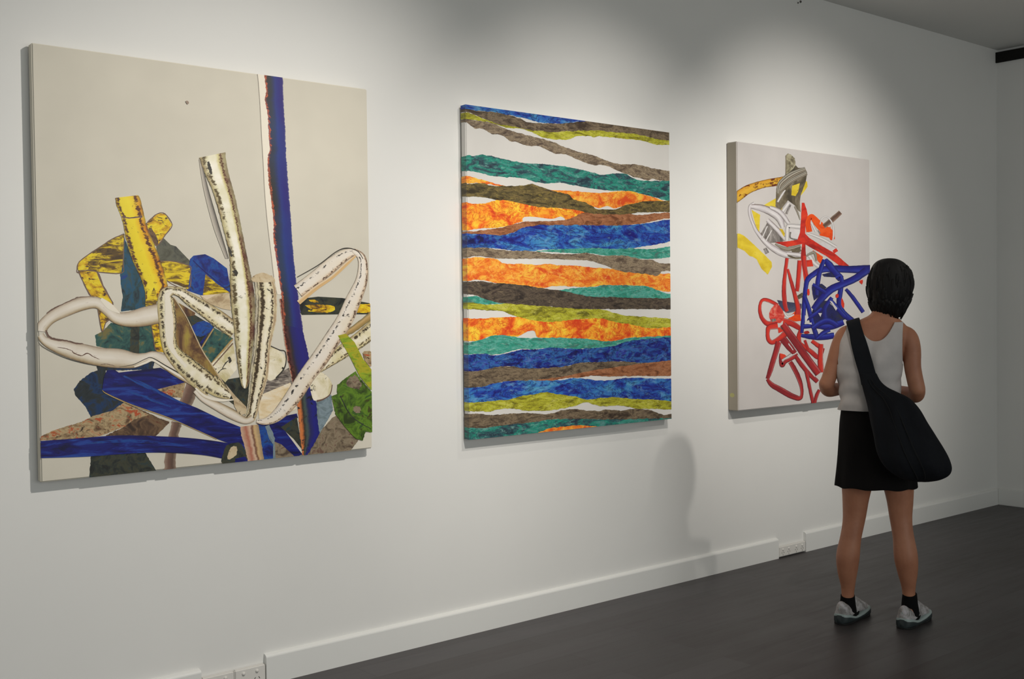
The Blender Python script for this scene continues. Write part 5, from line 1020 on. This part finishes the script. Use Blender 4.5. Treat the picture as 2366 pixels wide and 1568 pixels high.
for fi, (p, d, s_, a) in enumerate(feet):
    bm = bmesh.new(); ang = [(a+ZZ*0.048-VV*0.004, 0.0315), (a+ZZ*0.030, 0.033), (a, 0.036), (a-ZZ*0.030+d*0.006, 0.038), (a-ZZ*0.055+d*0.016, 0.037), (p+d*0.11+ZZ*0.052, 0.033)]
    tube(bm, ang, 20, rounded=False); bmesh.ops.recalc_face_normals(bm, faces=bm.faces)
    k = link_mesh('sock', bm, M_sock, person, True)
    # outline of the shoe: x along the foot, half width
    prof = [(-0.034, 0.012), (-0.030, 0.023), (-0.016, 0.033), (0.015, 0.038), (0.06, 0.038), (0.10, 0.040), (0.14, 0.045), (0.175, 0.046), (0.205, 0.041), (0.225, 0.030), (0.236, 0.013)]
    prof = catmull(prof, 4)
    def sec(x, hw, zlo, zhi, top, n=20):
        return [p+d*x+s_*(hw*math.cos(2*PI*q/n)*(1.0 if math.sin(2*PI*q/n) < 0 else top))+ZZ*(zlo+(zhi-zlo)*(0.5+0.5*math.sin(2*PI*q/n))) for q in range(n)]
    def skin_rows(rws, m, nm, parent):
        bm = bmesh.new(); vr = [[bm.verts.new(c) for c in r] for r in rws]; n = len(vr[0])
        for i in range(len(vr)-1):
            for q in range(n): bm.faces.new((vr[i][q], vr[i][(q+1) % n], vr[i+1][(q+1) % n], vr[i+1][q]))
        bm.faces.new(vr[0][::-1]); bm.faces.new(vr[-1]); bmesh.ops.recalc_face_normals(bm, faces=bm.faces)
        return link_mesh(nm, bm, m, parent, True)
    def topz(x):
        pts = [(-0.035, 0.086), (-0.01, 0.104), (0.02, 0.088), (0.05, 0.076), (0.075, 0.090), (0.10, 0.106), (0.13, 0.094), (0.17, 0.076), (0.205, 0.060), (0.255, 0.040)]
        for i in range(len(pts)-1):
            if x <= pts[i+1][0]:
                f = (x-pts[i][0])/(pts[i+1][0]-pts[i][0]); f = f*f*(3-2*f); return pts[i][1]+(pts[i+1][1]-pts[i][1])*f
        return pts[-1][1]
    up = skin_rows([sec(x, hw, 0.022, topz(x), 0.78) for x, hw in prof], M_shoe, 'sneaker', person)
    up['label'] = ('grey sneaker on the left foot', 'grey sneaker on the right foot')[fi]
    def wave(x): return 0.029+0.009*math.cos((x+0.035)*27)+(0.006 if x < 0.05 else 0.0)*(1-max(0, x)/0.05)
    def slab_rows(scale, z0, zf):
        out = []
        for x, hw in prof:
            n = 20; r_ = []
            for q in range(n):
                c_, s2 = math.cos(2*PI*q/n), math.sin(2*PI*q/n); c2 = math.copysign(abs(c_)**0.35, c_)
                r_.append(p+d*(x*(1+(scale-1)*.4))+s_*(hw*scale*c2)+ZZ*(z0+(zf(x)-z0)*(0.5+0.5*math.copysign(abs(s2)**0.5, s2))))
            out.append(r_)
        return out
    skin_rows(slab_rows(1.07, 0.006, lambda x: wave(x)), M_sole, 'midsole', up)
    skin_rows(slab_rows(1.05, 0.010, lambda x: wave(x)+0.007), M_trim, 'trim_line', up)
    skin_rows(slab_rows(1.03, 0.0, lambda x: 0.009), M_tread, 'outsole', up)
    for j in range(4):
        x = 0.115+j*0.018; bm = bmesh.new(); z = topz(x)
        tube(bm, [(p+d*x-s_*0.022+ZZ*(z-0.010), 0.0025), (p+d*(x+.004)+ZZ*(z+0.002), 0.003), (p+d*x+s_*0.022+ZZ*(z-0.010), 0.0025)], 8); link_mesh('lace', bm, M_lace, up, True)
    bm = bmesh.new(); tube(bm, [(p-d*0.028+ZZ*0.055, 0.003), (p-d*0.031+ZZ*0.078, 0.0035), (p-d*0.016+ZZ*0.096, 0.004)], 8, flat_=1.0); link_mesh('heel_tab', bm, M_trim, up, True)

# ---------------------------------------------------------------- shoulder bag (hangs from her shoulder: a thing of its own)
bag = empty('shoulder_bag', O+PX(2110, 1112, -0.16)); bag.location.z = (O+PX(2110, 1112, -0.16)).z
tag(bag, 'slouchy blue-black shoulder bag slung across the woman\'s back to her right hip', 'bag')
BO = bag.location-O
BR = [(862, 1986, 2024, 0.008, -0.128), (880, 1990, 2034, 0.012, -0.134), (894, 1994, 2050, 0.020, -0.142), (906, 1997, 2074, 0.030, -0.152), (920, 2001, 2100, 0.040, -0.170), (945, 2008, 2122, 0.050, -0.192), (975, 2014, 2139, 0.060, -0.210),
      (1005, 2020, 2157, 0.068, -0.226), (1035, 2026, 2175, 0.074, -0.238), (1060, 2036, 2188, 0.074, -0.244), (1080, 2050, 2193, 0.066, -0.240), (1096, 2068, 2187, 0.054, -0.232), (1107, 2088, 2168, 0.038, -0.224), (1112, 2105, 2145, 0.016, -0.218)]
BRs = catmull([tuple(map(float, t)) for t in BR], 5); bm = bmesh.new(); NB = 56; rows = []
for v, l, r_, hd, off in BRs:
    c = PX((l+r_)/2, v, off); row = []
    for k in range(NB):
        a = 2*PI*k/NB; ca, sa = math.cos(a), math.sin(a)
        fold = 0.006*math.sin(7*a+v*0.02)*min(1, (v-862)/80)*(1 if v < 1085 else max(0, (1112-v)/27))
        fold += 0.006*mn.noise(Vector((math.cos(a)*3, v*0.02, 1.0)))
        row.append(bm.verts.new(c+RR*((r_-l)/2*PXM*ca+fold*ca*.4)+VV*((hd+fold)*math.copysign(abs(sa)**.85, sa))-BO))
    rows.append(row)
for i in range(len(rows)-1):
    for k in range(NB): bm.faces.new((rows[i][k], rows[i+1][k], rows[i+1][(k+1) % NB], rows[i][(k+1) % NB]))
bm.faces.new(rows[0]); bm.faces.new(rows[-1][::-1]); bmesh.ops.recalc_face_normals(bm, faces=bm.faces)
bb = link_mesh('bag_body', bm, M_bag, bag, True)
# strap: follows her back from the shoulder, and round the front
tbm = bmesh.new(); tbm.from_mesh(body.data); tbm.normal_update(); bvh = BVHTree.FromBMesh(tbm)
tb2 = bmesh.new(); torso(tb2); tb2.normal_update(); tbvh = BVHTree.FromBMesh(tb2); tb2.free()
def hit(u, v, d_=0.013, back=True):
    q = PX(u, v, -1.0 if back else 1.0); dr = VV if back else -VV
    h = bvh.ray_cast(q, dr, 2.0)
    return (h[0]-dr*d_) if h[0] is not None else None
def strap_strip(pts, name):
    P = catmull([tuple(map(float, t)) for t in pts], 6); bm = bmesh.new(); rws = []
    for v_ in P:
        u, v, wd, base = v_; r = []
        for j in range(9):
            uu = u+(j/8-.5)*wd; h = hit(uu, v, 0.016); z = PX(uu, v, base)
            if h is None: q = z
            else: q = h if (h-z).dot(VV) < 0 else z
            r.append(q)
        # smooth across
        for _ in range(3): r = [r[0]]+[(r[i-1]+r[i]*2+r[i+1])/4 for i in range(1, 8)]+[r[8]]
        rws.append(r)
    for _ in range(4): rws = [rws[0]]+[[(rws[i-1][j]+rws[i][j]*2+rws[i+1][j])/4 for j in range(9)] for i in range(1, len(rws)-1)]+[rws[-1]]
    return rws
back_rows = strap_strip([(1979, 770, 33, -0.092), (1984, 790, 38, -0.104), (1992, 820, 40, -0.114), (1999, 845, 40, -0.120), (2006, 868, 40, -0.126), (2014, 890, 48, -0.136)], 'strap')
TOPP = [(1975, 757, -0.080), (1971, 745, -0.062), (1969, 736, -0.028), (1968, 733, 0.012), (1970, 736, 0.060), (1975, 748, 0.102)]
toprows = [[PX(u+(j/8-.5)*31, v+4.5-j*1.1, o) for j in range(9)] for u, v, o in TOPP]
front_pts = [(1982, 772, 0.126), (2000, 815, 0.150), (2020, 860, 0.150), (2050, 915, 0.140), (2090, 965, 0.130), (2125, 1000, 0.07), (2146, 1010, -0.03), (2146, 1000, -0.12), (2118, 965, -0.19)]
fr = catmull([tuple(map(float, t)) for t in front_pts], 5); frows = []
for i, (u, v, off) in enumerate(fr):
    c = PX(u, v, off); a = PX(*fr[max(0, i-1)][:2], fr[max(0, i-1)][2]); b = PX(*fr[min(len(fr)-1, i+1)][:2], fr[min(len(fr)-1, i+1)][2]); t = (b-a).normalized()
    up_ = (c-Vector((PX(2020, 850, 0).x, PX(2020, 850, 0).y, c.z))).normalized(); sd_ = t.cross(up_).normalized()
    if sd_.dot(RR) < 0 and i < 20: sd_ = -sd_
    if frows and (frows[-1][8]-frows[-1][0]).dot(sd_) < 0: sd_ = -sd_
    q = [c+sd_*((j/8-.5)*0.060) for j in range(9)]
    if off > 0.08:
        for j in range(9):
            h = tbvh.ray_cast(q[j]+VV*0.6, -VV, 1.0)[0]
            if h is not None and (h+VV*0.018-q[j]).dot(VV) > 0: q[j] = q[j]+VV*(h+VV*0.018-q[j]).dot(VV)
    frows.append(q)
rws = back_rows[::-1]+toprows+frows
for _ in range(3): rws = [rws[0]]+[[(rws[i-1][j]+rws[i][j]*3+rws[i+1][j])/5 for j in range(9)] for i in range(1, len(rws)-1)]+[rws[-1]]
bm = bmesh.new(); vr = [[bm.verts.new(c-BO) for c in r] for r in rws]
for i in range(len(vr)-1):
    for j in range(8): bm.faces.new((vr[i][j], vr[i][j+1], vr[i+1][j+1], vr[i+1][j]))
st = link_mesh('strap', bm, M_bag, bag, True)
sd = st.modifiers.new('t', 'SOLIDIFY'); sd.thickness = 0.004; sd.offset = 0
sd = st.modifiers.new('s', 'SUBSURF'); sd.levels = 1; sd.render_levels = 1
# seams of the bag
M_seam, _, _ = new_mat('bag_seam', rgb(12, 12, 14), 0.9)
for frac in (0.36, 0.62):
    bm = bmesh.new(); pts = []
    for v, l, r_, hd, off in BRs[4:-6:3]:
        a = -PI/2+(frac-.5)*1.2; pts.append((PX((l+r_)/2, v, off)+RR*((r_-l)/2*PXM*math.cos(a))+VV*(-(hd+0.004)*abs(math.sin(a))**.85)-BO, 0.0018))
    tube(bm, pts, 8); link_mesh('seam', bm, M_seam, bag, True)
tbm.free()
